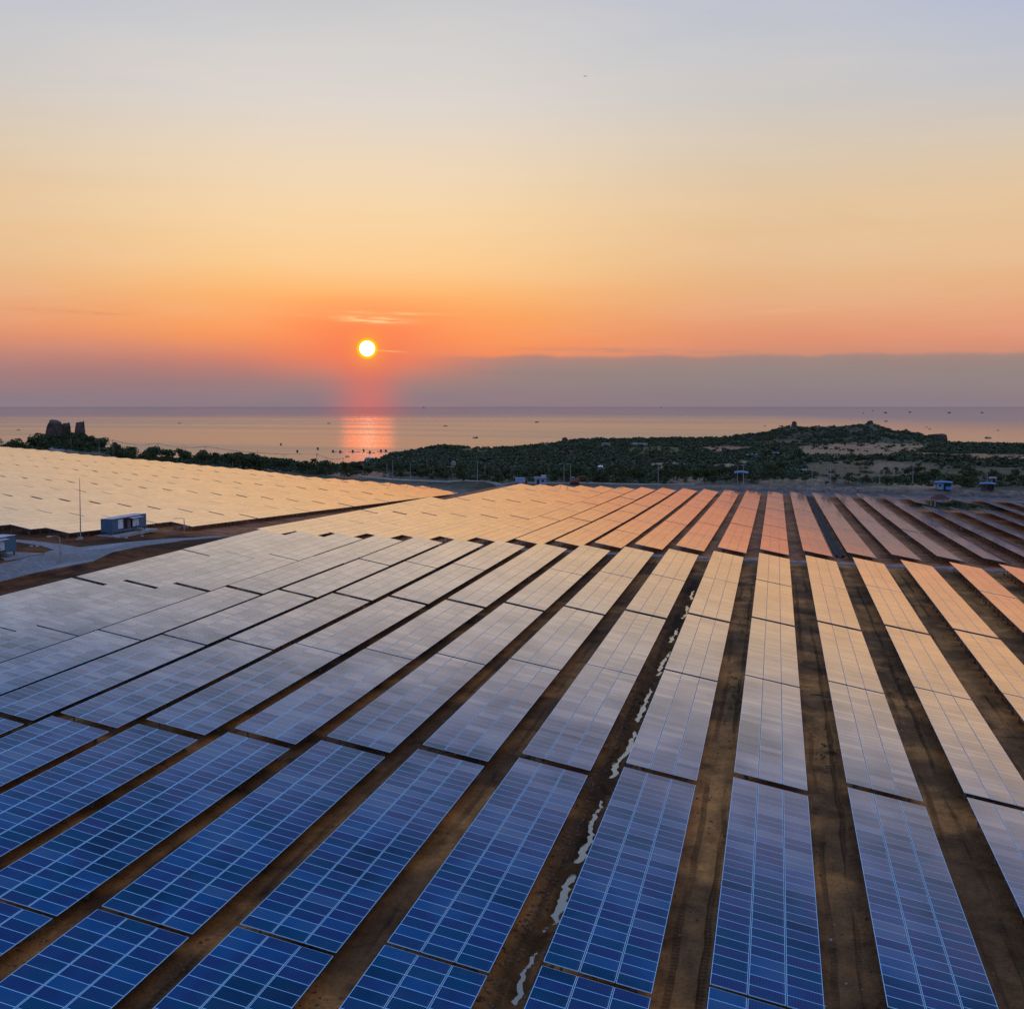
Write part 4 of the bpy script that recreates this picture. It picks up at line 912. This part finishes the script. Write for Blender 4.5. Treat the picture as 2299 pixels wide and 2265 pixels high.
named = [(773, 1070, 17, 'layered', 'layered tree on the roadside left of the shore road bend'), (818, 1072, 15, 'layered', 'slim layered tree in front of the pink dirt cutting'), (899, 1076, 19, 'round', 'round tree between two tall poles at the bay corner'), (941, 1077, 26, 'round', 'large round tree right of the first double lamp'), (969, 1078, 16, 'bushy', 'low bushy tree right of the large round tree'),
         (1002, 1081, 22, 'round', 'round tree below the pale pointed boulder'), (1040, 1083, 12, 'round', 'small roadside tree near the tall bare pole'), (1087, 1083, 22, 'round', 'dark tree right of the tall bare pole'), (1118, 1083, 30, 'bushy', 'big bushy tree left of the blue truck body'), (1143, 1083, 22, 'round', 'round tree just left of the blue truck body'),
         (1213, 1083, 36, 'round', 'broad dark tree rising behind the white cabin'), (1246, 1083, 22, 'bushy', 'bushy tree between the cabin and the lamp'), (1317, 1084, 24, 'layered', 'brownish layered tree right of the excavator'), (1357, 1085, 28, 'round', 'dark round tree well right of the excavator'), (1400, 1085, 20, 'bushy', 'low spreading tree in front of the hillside'), (1494, 1088, 20, 'round', 'compact tree right of the bare pole by the sand'),
         (1539, 1088, 14, 'layered', 'small sparse layered tree on the sandy verge'), (1560, 1084, 16, 'round', 'small round tree on the sandy verge'), (1583, 1088, 16, 'layered', 'fan-shaped young tree on the sandy verge'), (1603, 1084, 22, 'bushy', 'dark bushy tree left of the blue hut'), (1632, 1088, 24, 'round', 'dark tree beside the blue hut posts'), (1692, 1085, 22, 'bushy', 'bushy tree right of the nearest blue hut'),
         (1737, 1080, 16, 'round', 'small round tree on the first grey mound'), (1778, 1080, 17, 'bushy', 'wide low tree on the second grey mound'), (1808, 1086, 18, 'round', 'rounded tree left of the lamp on the mounds'), (1855, 1091, 13, 'round', 'little dark tree at the foot of the mounds'), (1872, 1082, 16, 'bushy', 'wide bush between mounds right of the bare pole'), (1905, 1086, 24, 'layered', 'brown-green layered tree on the right mounds'), (1945, 1088, 22, 'layered', 'ragged tree at the right end of the mounds'), (1992, 1090, 12, 'round', 'small round tree before the faint lamp'),
         (2174, 1088, 34, 'round', 'tall dark tree behind the gap between the shacks'), (2245, 1088, 26, 'round', 'dark tree right of the far right shack'), (2292, 1088, 26, 'round', 'dark tree at the right edge of the photo'), (2128, 1086, 20, 'bushy', 'bushy tree behind the blue and white shack'), (2060, 1087, 18, 'bushy', 'low bushy tree left of the blue and white shack'), (2330, 1088, 24, 'round', 'dark tree beyond the right edge'),
         (28, 1003, 17, 'layered', 'palm-like small tree alone at the far left'), (-5, 1002, 24, 'layered', 'palm-like tree at the left edge of the photo'), (62, 1005, 14, 'layered', 'flat-topped tree beside the dark utility pole'), (43, 1004, 11, 'round', 'round bush left of the dark utility pole'), (90, 1006, 18, 'round', 'round tree at the left foot of the rocks'), (18, 1003, 7, 'bushy', 'low bush between the two leftmost trees')]
for px, py, hp, kd, lb in named: tree(px, py, hp, kd, lb)
# the belts of trees behind the road that can be told apart
n_t = 0; used_lb = set()
LAND = [(-40, 'the left photo edge'), (69, 'the dark utility pole'), (119, 'the largest boulder'), (179, 'the slim boulder'), (223, 'the double lamp by the rocks'), (254, 'the first utility pole past the rocks'), (355, 'the second utility pole past the rocks'), (417, 'the lamp over the belt'),
        (462, 'the third utility pole past the rocks'), (522, 'the fourth lamp'), (579, 'the plain pole by the hill'), (639, 'the lamp before the bay'), (712, 'the wooden pole at the bay'), (771, 'the shore pole'), (830, 'the shore shed'), (882, 'the tall pole below the headland'), (921, 'the headland lamp'), (985, 'the pale pointed boulder'), (1072, 'the tall bare pole'),
        (1118, 'the open slope'), (1168, 'the blue truck'), (1213, 'the site cabin'), (1281, 'the excavator'), (1348, 'the tiny white hut'), (1420, 'the flat rock slab'), (1478, 'the pole by the sand'), (1540, 'the sandy verge'), (1600, 'the pale clearing'), (1664, 'the nearest blue hut'), (1740, 'the small brown house'), (2015, 'the faint lamp'), (2049, 'the pole by the shack'), (2118, 'the blue shack'), (2170, 'the shack gap'), (2217, 'the dark shack'), (2290, 'the right photo edge'), (2370, 'the far right margin')]
for px0, px1, s0, s1, n, hr in ((-60, 740, 34, 120, 110, (6, 8.5)), (75, 250, 100, 190, 26, (5, 7)), (740, 1500, 34, 160, 70, (4, 7)), (1500, 1760, 60, 260, 40, (4, 7)), (1990, 2400, 60, 200, 30, (4, 7))):
    made = 0
    while made < n:
        az = math.atan((random.uniform(px0, px1) - 1149.5) / F_PX) + YAW; s_ = random.uniform(s0, s1)
        d = next(dd for dd in range(380, 900, 2) if dd * math.cos(az) - float(yend(dd * math.sin(az))) > s_)
        x, y = d * math.sin(az), d * math.cos(az); n_t += 1
        kd = random.choice(['round', 'bushy', 'round', 'layered']); h_ = random.uniform(*hr); wd = random.uniform(.9, 1.35); bx = 1149.5 + F_PX * math.tan(az - YAW)
        lx, ln_ = min(LAND, key=lambda q_: abs(q_[0] - bx))
        sz_ = 'tall' if h_ > hr[0] + .67 * (hr[1] - hr[0]) else 'middling' if h_ > hr[0] + .33 * (hr[1] - hr[0]) else 'low'
        dp = ('   foremost', '   midway back', '   rearmost')[min(2, int(3 * (s_ - s0) / (s1 - s0)))]
        sz_ += ' wide' if wd > 1.2 else ' slim' if wd < 1.0 else ''
        lb = f"{sz_} {dict(round='round', bushy='spreading', layered='tiered')[kd]} belt tree {dp[3:].replace('the ', '')} {'left of' if bx < lx - 8 else 'right of' if bx > lx + 8 else 'behind'} {ln_}"
        if lb in used_lb: continue
        used_lb.add(lb); made += 1
        tree(0, 0, 0, kd, lb, 'dark trees in the belt behind the perimeter road', P=(x, y, float(T(x, y, False)) - .3), h=h_, wide=wd)
# scrub that nobody could count
def scrub():
    n = 26000; az = rng.uniform(YAW - .50, YAW + .50, n * 4); d = np.sqrt(rng.uniform(480 ** 2, 1750 ** 2, n * 4)); x = d * np.sin(az); y = d * np.cos(az); z = T(x, y)
    px, py, _ = proj(np.stack([x, y, z], 1)); s_ = y - yend(x)
    den = (.75 * sstep(.35, .6, fbm(x / 35, y / 35, 3)) + .25); den = np.where(px < 1740, .45 + .55 * den, den)
    for cx, cy, rx, ry, cl in PATCHES:
        w = ((px - cx) / rx) ** 2 + ((py - cy) / ry) ** 2; k = .93 if cl not in (OLV,) and cy < 1080 else .8
        if (cx, cy) == (1200, 1022): k = .25
        den *= 1 - k * sstep(1.2, .8, w)
    hedges = [(2035, 1029, 50, 8), (2133, 1036, 50, 7), (2250, 1043, 60, 6), (2200, 1003, 120, 7), (2120, 1013, 60, 5), (1745, 1030, 60, 30), (1960, 1032, 110, 2.2), (1760, 1062, 60, 12)]
    hd = np.zeros_like(x)
    for cx, cy, rx, ry in hedges: hd = np.maximum(hd, sstep(1.2, .7, ((px - cx) / rx) ** 2 + ((py - cy) / ry) ** 2))
    den = np.maximum(den, hd); den *= (s_ > 48) & (z > -57.5)
    den *= np.where((px > 1560) & (s_ < 75), .12, 1)
    keep = rng.random(len(x)) < den; x, y, z, hd = x[keep][:n], y[keep][:n], z[keep][:n], hd[keep][:n]
    d = np.hypot(x, y)
    protos = [leaf_cloud(26, [(0, 0, .35, .55), (.3, .1, .3, .4), (-.25, -.2, .35, .42)], .26, 100 + k) for k in range(6)]
    V = np.empty((len(x) * 26 * 4, 3), np.float32)
    for k in range(6):
        ii = np.nonzero(np.arange(len(x)) % 6 == k)[0]; pv, pf = protos[k]; a = rng.uniform(0, 6.28, len(ii)); sc = (1.0 + 3.4 * rng.random(len(ii)) ** 1.8) * (1 + .5 * hd[ii]) * (.6 + .4 * sstep(600, 900, d[ii]))
        ca_, sa_ = np.cos(a)[:, None], np.sin(a)[:, None]
        vx = (pv[:, 0] * ca_ - pv[:, 1] * sa_) * sc[:, None] * 1.3 + x[ii][:, None]; vy = (pv[:, 0] * sa_ + pv[:, 1] * ca_) * sc[:, None] * 1.3 + y[ii][:, None]; vz = pv[:, 2] * sc[:, None] + z[ii][:, None]
        for q_, i in enumerate(ii): V[i * 104:(i + 1) * 104] = np.stack([vx[q_], vy[q_], vz[q_]], 1)
    F_ = np.arange(len(V)).reshape(-1, 4)
    tag(put('scrub', npmesh('scrub', V, F_, M['scrub'])), 'dense dark green scrub covering the coastal hills', kind='stuff')
    print('scrub bushes', len(x), 'tris', len(F_) * 2)
scrub()
# knoll with a pavilion in the right of the centre block
kx, ky, kz = G(2132, 1136); kz = float(T(kx, ky, False))
pav = thing('pavilion', 'small open pavilion with dark red hipped roof on the knoll among the panels', 'pavilion', (kx - 3, ky + 1, kz), (0, 0, .3))
b = MB(); b.add([(-2.7, -2, 2.1), (2.7, -2, 2.1), (2.7, 2, 2.1), (-2.7, 2, 2.1), (-1.2, 0, 3.5), (1.2, 0, 3.5)], [(0, 1, 5, 4), (1, 2, 5), (2, 3, 4, 5), (3, 0, 4), (3, 2, 1, 0)]); b.build('roof', M['red_roof'], pav)
for sx_ in (-1, 1):
    for sy_ in (-1, 1): b = MB(); b.box((sx_ * 2.1, sy_ * 1.5, 1.0), (.2, .2, 2.2)); b.build('post', M['pale_wall'], pav)
tree(0, 0, 0, 'bushy', 'dense dark bush right of the red roofed pavilion', P=(kx + 1.6, ky - 1.5, kz - .4), h=3.0, wide=1.5)
tree(0, 0, 0, 'bushy', 'lower dark bush farther right on the pavilion knoll', P=(kx + 7, ky - .5, kz - .8), h=2.2, wide=1.6)
tree(0, 0, 0, 'bushy', 'dark bush touching the pavilion posts', P=(kx - .6, ky - 1.0, kz - .5), h=2.2, wide=1.3)
V = []; F_ = []; o_ = 0
for k in range(420):
    a = random.uniform(0, 6.28); q_ = math.sqrt(random.random()); x = 57 + math.cos(a) * 15 * q_; y = 391 + math.sin(a) * 13 * q_
    v, f = leaf_cloud(7, [(0, 0, .2, .35)], .16, k); V.append(v * random.uniform(.6, 1.5) + (x, y, float(T(x, y)))); F_.append(f + o_); o_ += len(v)
tag(put('knoll_grass', npmesh('knoll_grass', np.concatenate(V), np.concatenate(F_), M['scrub'])), 'dry tufts of grass covering the pavilion knoll', kind='stuff')
# weeds between the front rows
V = []; F_ = []; o_ = 0
for cx, cy, rx, ry, n in ((-3.2, 112, 1.4, 9, 120), (-3.5, 150, 1.5, 14, 60), (5.0, 96, 1.3, 7, 40), (12.6, 120, 1.2, 20, 50)):
    for k in range(n):
        x = cx + random.gauss(0, rx * .5); y = cy + random.gauss(0, ry * .5); v, f = leaf_cloud(6, [(0, 0, .1, .18)], .07, k + n); V.append(v * random.uniform(.5, 1.3) + (x, y, float(T(x, y)))); F_.append(f + o_); o_ += len(v)
tag(put('weeds', npmesh('weeds', np.concatenate(V), np.concatenate(F_), M['scrub'])), 'low dark weeds growing on the bare earth between rows', kind='stuff')

# ------------------------------------------------------------------ huts and houses
def hut(px, py, wpx, label, name='hut', wall='pale_wall', roof='blue_roof', h=2.4, depth=5, open_=False, dist=None, rz=None, tarp=False, rise=.5):
    x, y, z = G(px, py) if dist is None else tuple(ray(px, py) * dist); w = wpx * pxm((x, y, z)); r = thing(name, label, 'hut', (x, y, z), (0, 0, (-math.atan2(x, y) if rz is None else rz)))
    for sx_ in (-1, 1):
        for sy_ in (-1, 1): b = MB(); b.box((sx_ * (w / 2 - .15), sy_ * (depth / 2 - .15), h / 2 - .3), (.18, .18, h + .5)); b.build('post', M['wood'], r)
    if not open_:
        b = MB(); b.box((0, depth / 2 - .2, h / 2), (w - .3, .12, h)); b.box((-w / 2 + .2, 0, h / 2), (.12, depth - .4, h)); b.box((w / 2 - .2, 0, h / 2), (.12, depth - .4, h)); b.box((-w * .22, -depth / 2 + .3, h / 2), (w * .45, .1, h)); b.build('wall', M[wall], r)
        b = MB(); b.box((w * .22, -depth / 2 + .36, h * .42), (w * .3, .06, h * .84)); b.build('door', M['dark'], r)
        b = MB(); b.box((-w * .22, -depth / 2 + .22, h * .6), (w * .14, .05, h * .3)); b.build('window', M['dark'], r)
    else:
        b = MB(); b.box((-w * .1, depth / 4, h * .35), (w * .5, .1, h * .7)); b.build('screen', M['wood'], r)
        b = MB(); b.box((w * .1, -.3, .75), (w * .35, 1.0, .08)); b.box((w * .1, -.3, .4), (.3, .3, .8)); b.build('bench', M['wood'], r)
    b = MB(); e_ = .45; n = 14
    for side_, (x0_, x1_) in enumerate(((-w / 2 - e_, 0), (0, w / 2 + e_))):
        vs = []
        for k in range(n + 1):
            t_ = k / n; xx = x0_ + (x1_ - x0_) * t_; zz = h + .12 + rise * (t_ if side_ == 0 else 1 - t_) + (.02 if k % 2 else 0)
            vs += [(xx, -depth / 2 - e_, zz), (xx, depth / 2 + e_, zz + rise)]
        b.add(vs, [(2 * k, 2 * k + 2, 2 * k + 3, 2 * k + 1) for k in range(n)])
    b.box((0, -depth / 2 - e_ + .05, h + .05), (w + .9, .1, .16)); b.build('roof', M[roof], r)
    if tarp: b = MB(); b.add([(w * .12, -depth / 2 - .1, .1), (w * .5, -depth / 2 - .4, .1), (w * .48, -depth / 2 - .1, 1.2), (w * .2, -depth / 2, 1.3)], [(0, 1, 2, 3)]); b.box((w * .3, -depth / 2 + .1, .6), (w * .3, .5, 1.0)); b.build('tarpaulin', M['blue_tarp'], r)
    return r
hut(1664, 1078, 26, 'open sided hut with bright blue roof nearest the two poles', open_=True, h=3.0, rise=.35)
hut(1691, 1031, 28, 'long blue roofed shed up in the trees above the sand', h=3.0, depth=7)
hut(1743, 1026, 14, 'tiny pale blue shed right of the long blue shed', h=2.6, depth=5)
hut(1740, 1016, 14, 'small pale brown house above the tiny blue shed', wall='pale_wall', roof='pale_wall', h=2.6, depth=5)
hut(2118, 1099, 33, 'shack with blue roof and blue tarpaulin beside the dirt bank', wall='blue_paint', tarp=True, h=2.6, depth=4, rise=.2)
hut(2217, 1100, 28, 'dark shack with bright blue roof near the right edge', wall='wood', h=2.3, depth=4, rise=.2)
hut(2228, 1083, 12, 'small pale green roofed shed behind the dark shack', roof='concrete', h=1.9, depth=4, rise=.2)
hut(1804, 1064, 12, 'white sided hut glimpsed through trees left of the lamp', wall='white', roof='concrete', h=2.0, depth=4, rise=.25)
hut(1348, 1056, 8, 'tiny white hut in the trees above the road', wall='white', roof='white', h=2.0, depth=3)
hut(808, 1056, 14, 'grey roofed house below the bay', roof='gutter', wall='wood', h=2.6, depth=6, rise=.7)
hut(830, 1037, 20, 'pinkish long roofed shed on the shore beside the headland', roof='concrete', wall='pale_wall', h=3, depth=8)
hut(735, 1043, 40, 'long low white building at the edge of the bay', roof='pole', wall='white', h=2.6, depth=8, rise=.2)
# truck body, site cabin, excavator on the perimeter road
x, y, z = G(1168, 1089); k = pxm((x, y, z)); tr = thing('truck', 'truck with plain blue box body parked on the perimeter road', 'truck', (x, y, z + .2), (0, 0, -math.atan2(x, y)))
b = MB(); b.box((0, 0, 1.75), (22 * k, 2.3, 2.0)); b.box((0, 0, 2.78), (22 * k + .1, 2.4, .08)); b.build('cargo_box', M['blue_paint'], tr)
b = MB(); b.box((13.2 * k, 0, 1.4), (3.6 * k, 2.1, 1.5)); b.box((14.0 * k, 0, .9), (5 * k, 2.1, .8)); cb = b.build('cab', M['orange'], tr)
b = MB(); b.box((15.2 * k, 0, 1.65), (.06, 1.8, .7)); b.box((13.6 * k, -1.06, 1.7), (2.2 * k, .04, .6)); b.build('window', M['dark'], cb)
for sx_ in (-8, -5, 12): 
    for sy_ in (-.95, .95): b = MB(); b.tube([(sx_ * k, sy_ - .15, .45), (sx_ * k, sy_ + .15, .45)], .45, 12); b.build('wheel', M['rubber'], tr)
b = MB(); b.box((2 * k, 0, .65), (26 * k, 1.0, .2)); b.build('chassis', M['dark_pole'], tr)
x, y, z = G(1213, 1089); sc = thing('site_cabin', 'pale cabin with flat white roof beside the perimeter road', 'cabin', (x, y, z + .1), (0, 0, -math.atan2(x, y)))
b = MB(); b.box((0, 0, 1.5), (4.6, 3.0, 2.6)); b.build('wall', M['blue_paint'], sc)
b = MB(); b.box((0, 0, 2.95), (5.4, 3.8, .25)); b.build('roof', M['pole'], sc)
b = MB(); b.box((1.2, .6, 3.5), (1.9, 1.2, .85)); b.build('water_tank', M['box_roof'], sc)
b = MB(); b.box((-.9, -1.52, 1.2), (1.0, .06, 2.0)); b.build('door', M['dark'], sc)
b = MB(); b.box((1.0, -1.52, 1.7), (1.2, .06, .8)); b.build('window', M['dark'], sc)
x, y, z = G(1290, 1088.5); ex = thing('excavator', 'orange excavator with raised arm on the perimeter road', 'excavator', (x, y, z + .2), (0, 0, -math.atan2(x, y)))
for s_ in (-1, 1): b = MB(); b.tube([(-1.5, s_ * 1.0 - .22, .42), (-1.5, s_ * 1.0 + .22, .42)], .42, 10); b.box((0, s_ * 1.0, .42), (3.0, .42, .8)); b.tube([(1.5, s_ * 1.0 - .22, .42), (1.5, s_ * 1.0 + .22, .42)], .42, 10); b.build('track', M['rubber'], ex)
b = MB(); b.box((.3, 0, 1.35), (2.9, 2.2, .9)); b.box((1.1, 0, 1.95), (1.3, 2.0, .5)); b.build('body', M['orange'], ex)
b = MB(); b.box((-.7, .5, 2.2), (1.1, 1.0, 1.3)); cb = b.build('cab', M['white'], ex)
b = MB(); b.box((-1.27, .5, 2.3), (.04, .85, .8)); b.box((-.7, -.02, 2.3), (.85, .04, .8)); b.build('window', M['dark'], cb)
b = MB(); b.tube([(.2, -.4, 1.9), (2.2, -.4, 3.3), (4.4, -.4, 3.1)], [.22, .26, .18], 6); b.build('boom', M['orange'], ex)
b = MB(); b.tube([(4.3, -.4, 3.2), (5.4, -.4, 1.6)], [.2, .14], 6); b.build('stick', M['orange'], ex)
b = MB(); b.box((5.3, -.4, 1.1), (.8, .9, .8)); b.tube([(5.3, -.85, .7), (4.8, -.85, .6)], .1, 5); b.build('bucket', M['dark_pole'], ex)

# ------------------------------------------------------------------ boats and rafts
def boat(px, py, wpx, label, kind='fishing', flip=1, m='hull'):
    x, y, z = S(px, py); w = wpx * pxm((x, y, z)); l = max(5, w); r = thing('fishing_boat' if kind != 'ship' else 'ship', label, 'boat' if kind != 'ship' else 'ship', (x, y, z), (0, 0, -math.atan2(x, y) + random.uniform(-.25, .25)))
    b = MB(); H = l * .11; secs = [(-.5, .13, .3), (-.35, .2, .22), (0, .22, .2), (.3, .17, .25), (.5, .01, .45)]; vs = []
    for t_, ww, sh in secs: vs += [(t_ * l * flip, -ww * l * .6, H * (.8 + sh * 2)), (t_ * l * flip, -ww * l * .35, -.2), (t_ * l * flip, ww * l * .35, -.2), (t_ * l * flip, ww * l * .6, H * (.8 + sh * 2))]
    b.add(vs, [(4 * i + k, 4 * i + (k + 1) % 4, 4 * i + 4 + (k + 1) % 4, 4 * i + 4 + k) for i in range(4) for k in range(4)] + [(3, 2, 1, 0), (16, 17, 18, 19)]); b.build('hull', M[m], r)
    b = MB(); b.box((-.2 * l * flip, 0, H * 1.2 + l * .075), (l * .24, l * .14, l * .15)); cb = b.build('cabin', M['boat_white'], r)
    b = MB(); b.box((-.2 * l * flip, -l * .072, H * 1.2 + l * .1), (l * .18, .04, l * .05)); b.build('window', M['dark'], cb)
    b = MB(); b.tube([(.05 * l * flip, 0, H), (.05 * l * flip, 0, H + l * .28)], l * .012, 5); b.tube([(.05 * l * flip, 0, H + l * .26), (.35 * l * flip, 0, H + l * .1)], l * .008, 4); b.build('mast', M['dark_pole'], r)
    return r
boats = [(41, 966, 7, 'small dark boat off the left edge above the tree line'), (403, 950.6, 7, 'lone small boat on the left part of the sea'), (738, 951, 7, 'small boat just left of the sun glitter'), (1000, 957, 9, 'dark boat right of the sun glitter'), (1067.7, 983.5, 12, 'fishing boat closest to the headland shore right of the glitter'),
         (1205.5, 948.5, 9, 'low dark boat with a wake in mid sea'), (1960, 922, 4, 'tiny far boat above the summit boulder'), (1938.6, 927.5, 4, 'tiny far boat left of the hill summit line'), (1988, 926.5, 7, 'dark far boat right above the hill summit'), (2043, 925.5, 6, 'far boat second from the hill summit to the right'), (2131, 926.5, 7, 'far boat above the bare rock foot of the hill'), (2205, 926.5, 6, 'far boat nearest the right edge of the photo'),
         (1989, 946, 7, 'boat just behind the right shoulder of the hill'), (2080, 959.5, 5, 'small boat upper of two beyond the hill slope'), (2087, 964, 6, 'small boat lower of two beyond the hill slope'), (2241, 966.5, 5, 'small boat above the pale anchored trawler'), (1717, 956.8, 5, 'small boat touching the left shoulder of the hill'), (780, 1025.5, 6, 'small rowing boat between the rafts and the shore')]
for i, (px, py, w_, lb) in enumerate(boats): boat(px, py, w_, lb, flip=1 if i % 2 else -1)
boat(2218, 984, 14, 'pale blue trawler anchored close off the right shore', m='hull_blue')
for px, w_, lb in ((951, 9, 'ship low on the horizon right of the sun'), (1484, 6, 'tiny ship on the horizon right of centre')): boat(px, 914.8, w_ * .55, lb, 'ship')
def raft(px, py, wpx, label, huts=1):
    x, y, z = S(px, py); w = wpx * pxm((x, y, z)); r = thing('fish_farm_raft', label, 'raft', (x, y, z), (0, 0, -math.atan2(x, y)))
    b = MB()
    for k in range(7): b.box((0, -2.4 + k * .8, .25), (w, .15, .15))
    for k in range(9): b.box((-w / 2 + k * w / 8, 0, .38), (.15, 5, .12))
    b.build('deck', M['wood'], r)
    for k in range(6): b = MB(); b.tube([(-w / 2 + .5 + k * (w - 1) / 5, -1.6, .05), (-w / 2 + .5 + k * (w - 1) / 5, 1.6, .05)], .32, 8); b.build('float', M['blue_paint'], r)
    for k in range(huts):
        hx = (-.15 + .45 * k) * w; b = MB(); b.box((hx, 0, 1.5), (2.6, 2.2, 2.2)); hh = b.build('hut', M['wood'], r); b = MB(); b.box((hx, 0, 2.7), (3.3, 2.9, .15)); b.build('roof', M['box_roof'], hh); b = MB(); b.box((hx + .4, -1.12, 1.3), (.8, .05, 1.6)); b.build('door', M['dark'], hh)
    return r
for px, py, w_, lb, hn in [(750, 1015, 14, 'leftmost fish farm raft of the row across the bay', 1), (766, 1016, 14, 'fish farm raft second from the left', 1), (796, 1015, 26, 'long fish farm raft left of the glitter centre', 1), (817, 1013, 4, 'single floating hut in the sun glitter', 1), (833, 1017, 18, 'fish farm raft in the middle of the glitter', 1), (859, 1014, 24, 'rightmost fish farm raft near the headland', 2), (668, 1015, 4, 'small square floating hut left of the row of rafts', 1), (714, 1009, 4, 'small floating hut above the utility pole', 1), (631, 999, 3, 'tiny floating platform far left of the rafts', 1)]: raft(px, py, w_, lb, hn)

# ------------------------------------------------------------------ small near things
x, y, z = G(1850, 1572); hs = MB(); hs.tube([(-.9, .6, .06), (.1, .5, .07), (.9, -.3, .06), (1.0, -1.6, .05), (.7, -2.4, .05)], .04, 6); o = hs.build('hose', M['wire']); o.location = (x - .4, y + .9, z + .03); tag(o, 'black length of hose curled on the bare earth', 'hose')
v = ray(1314, 172) * 120; bd = thing('bird', 'tiny dark bird flying high in the pale sky', 'bird', tuple(v), (0, 0, .4))
b = MB(); b.tube([(0, -.14, 0), (0, -.05, 0), (0, .06, 0), (0, .17, 0)], [.01, .035, .03, .008], 6); b.build('body', M['dark'], bd)
for s_ in (-1, 1): b = MB(); b.add([(0, .05, .02), (0, -.06, .02), (s_ * .16, -.04, .07), (s_ * .3, -.06, .03), (s_ * .17, .05, .075)], [(0, 1, 2, 4), (4, 2, 3)]); b.add([(0, .05, .012), (0, -.06, .012), (s_ * .16, -.04, .062), (s_ * .3, -.06, .026), (s_ * .17, .05, .067)], [(4, 2, 1, 0), (3, 2, 4)]); b.build('wing', M['dark'], bd)
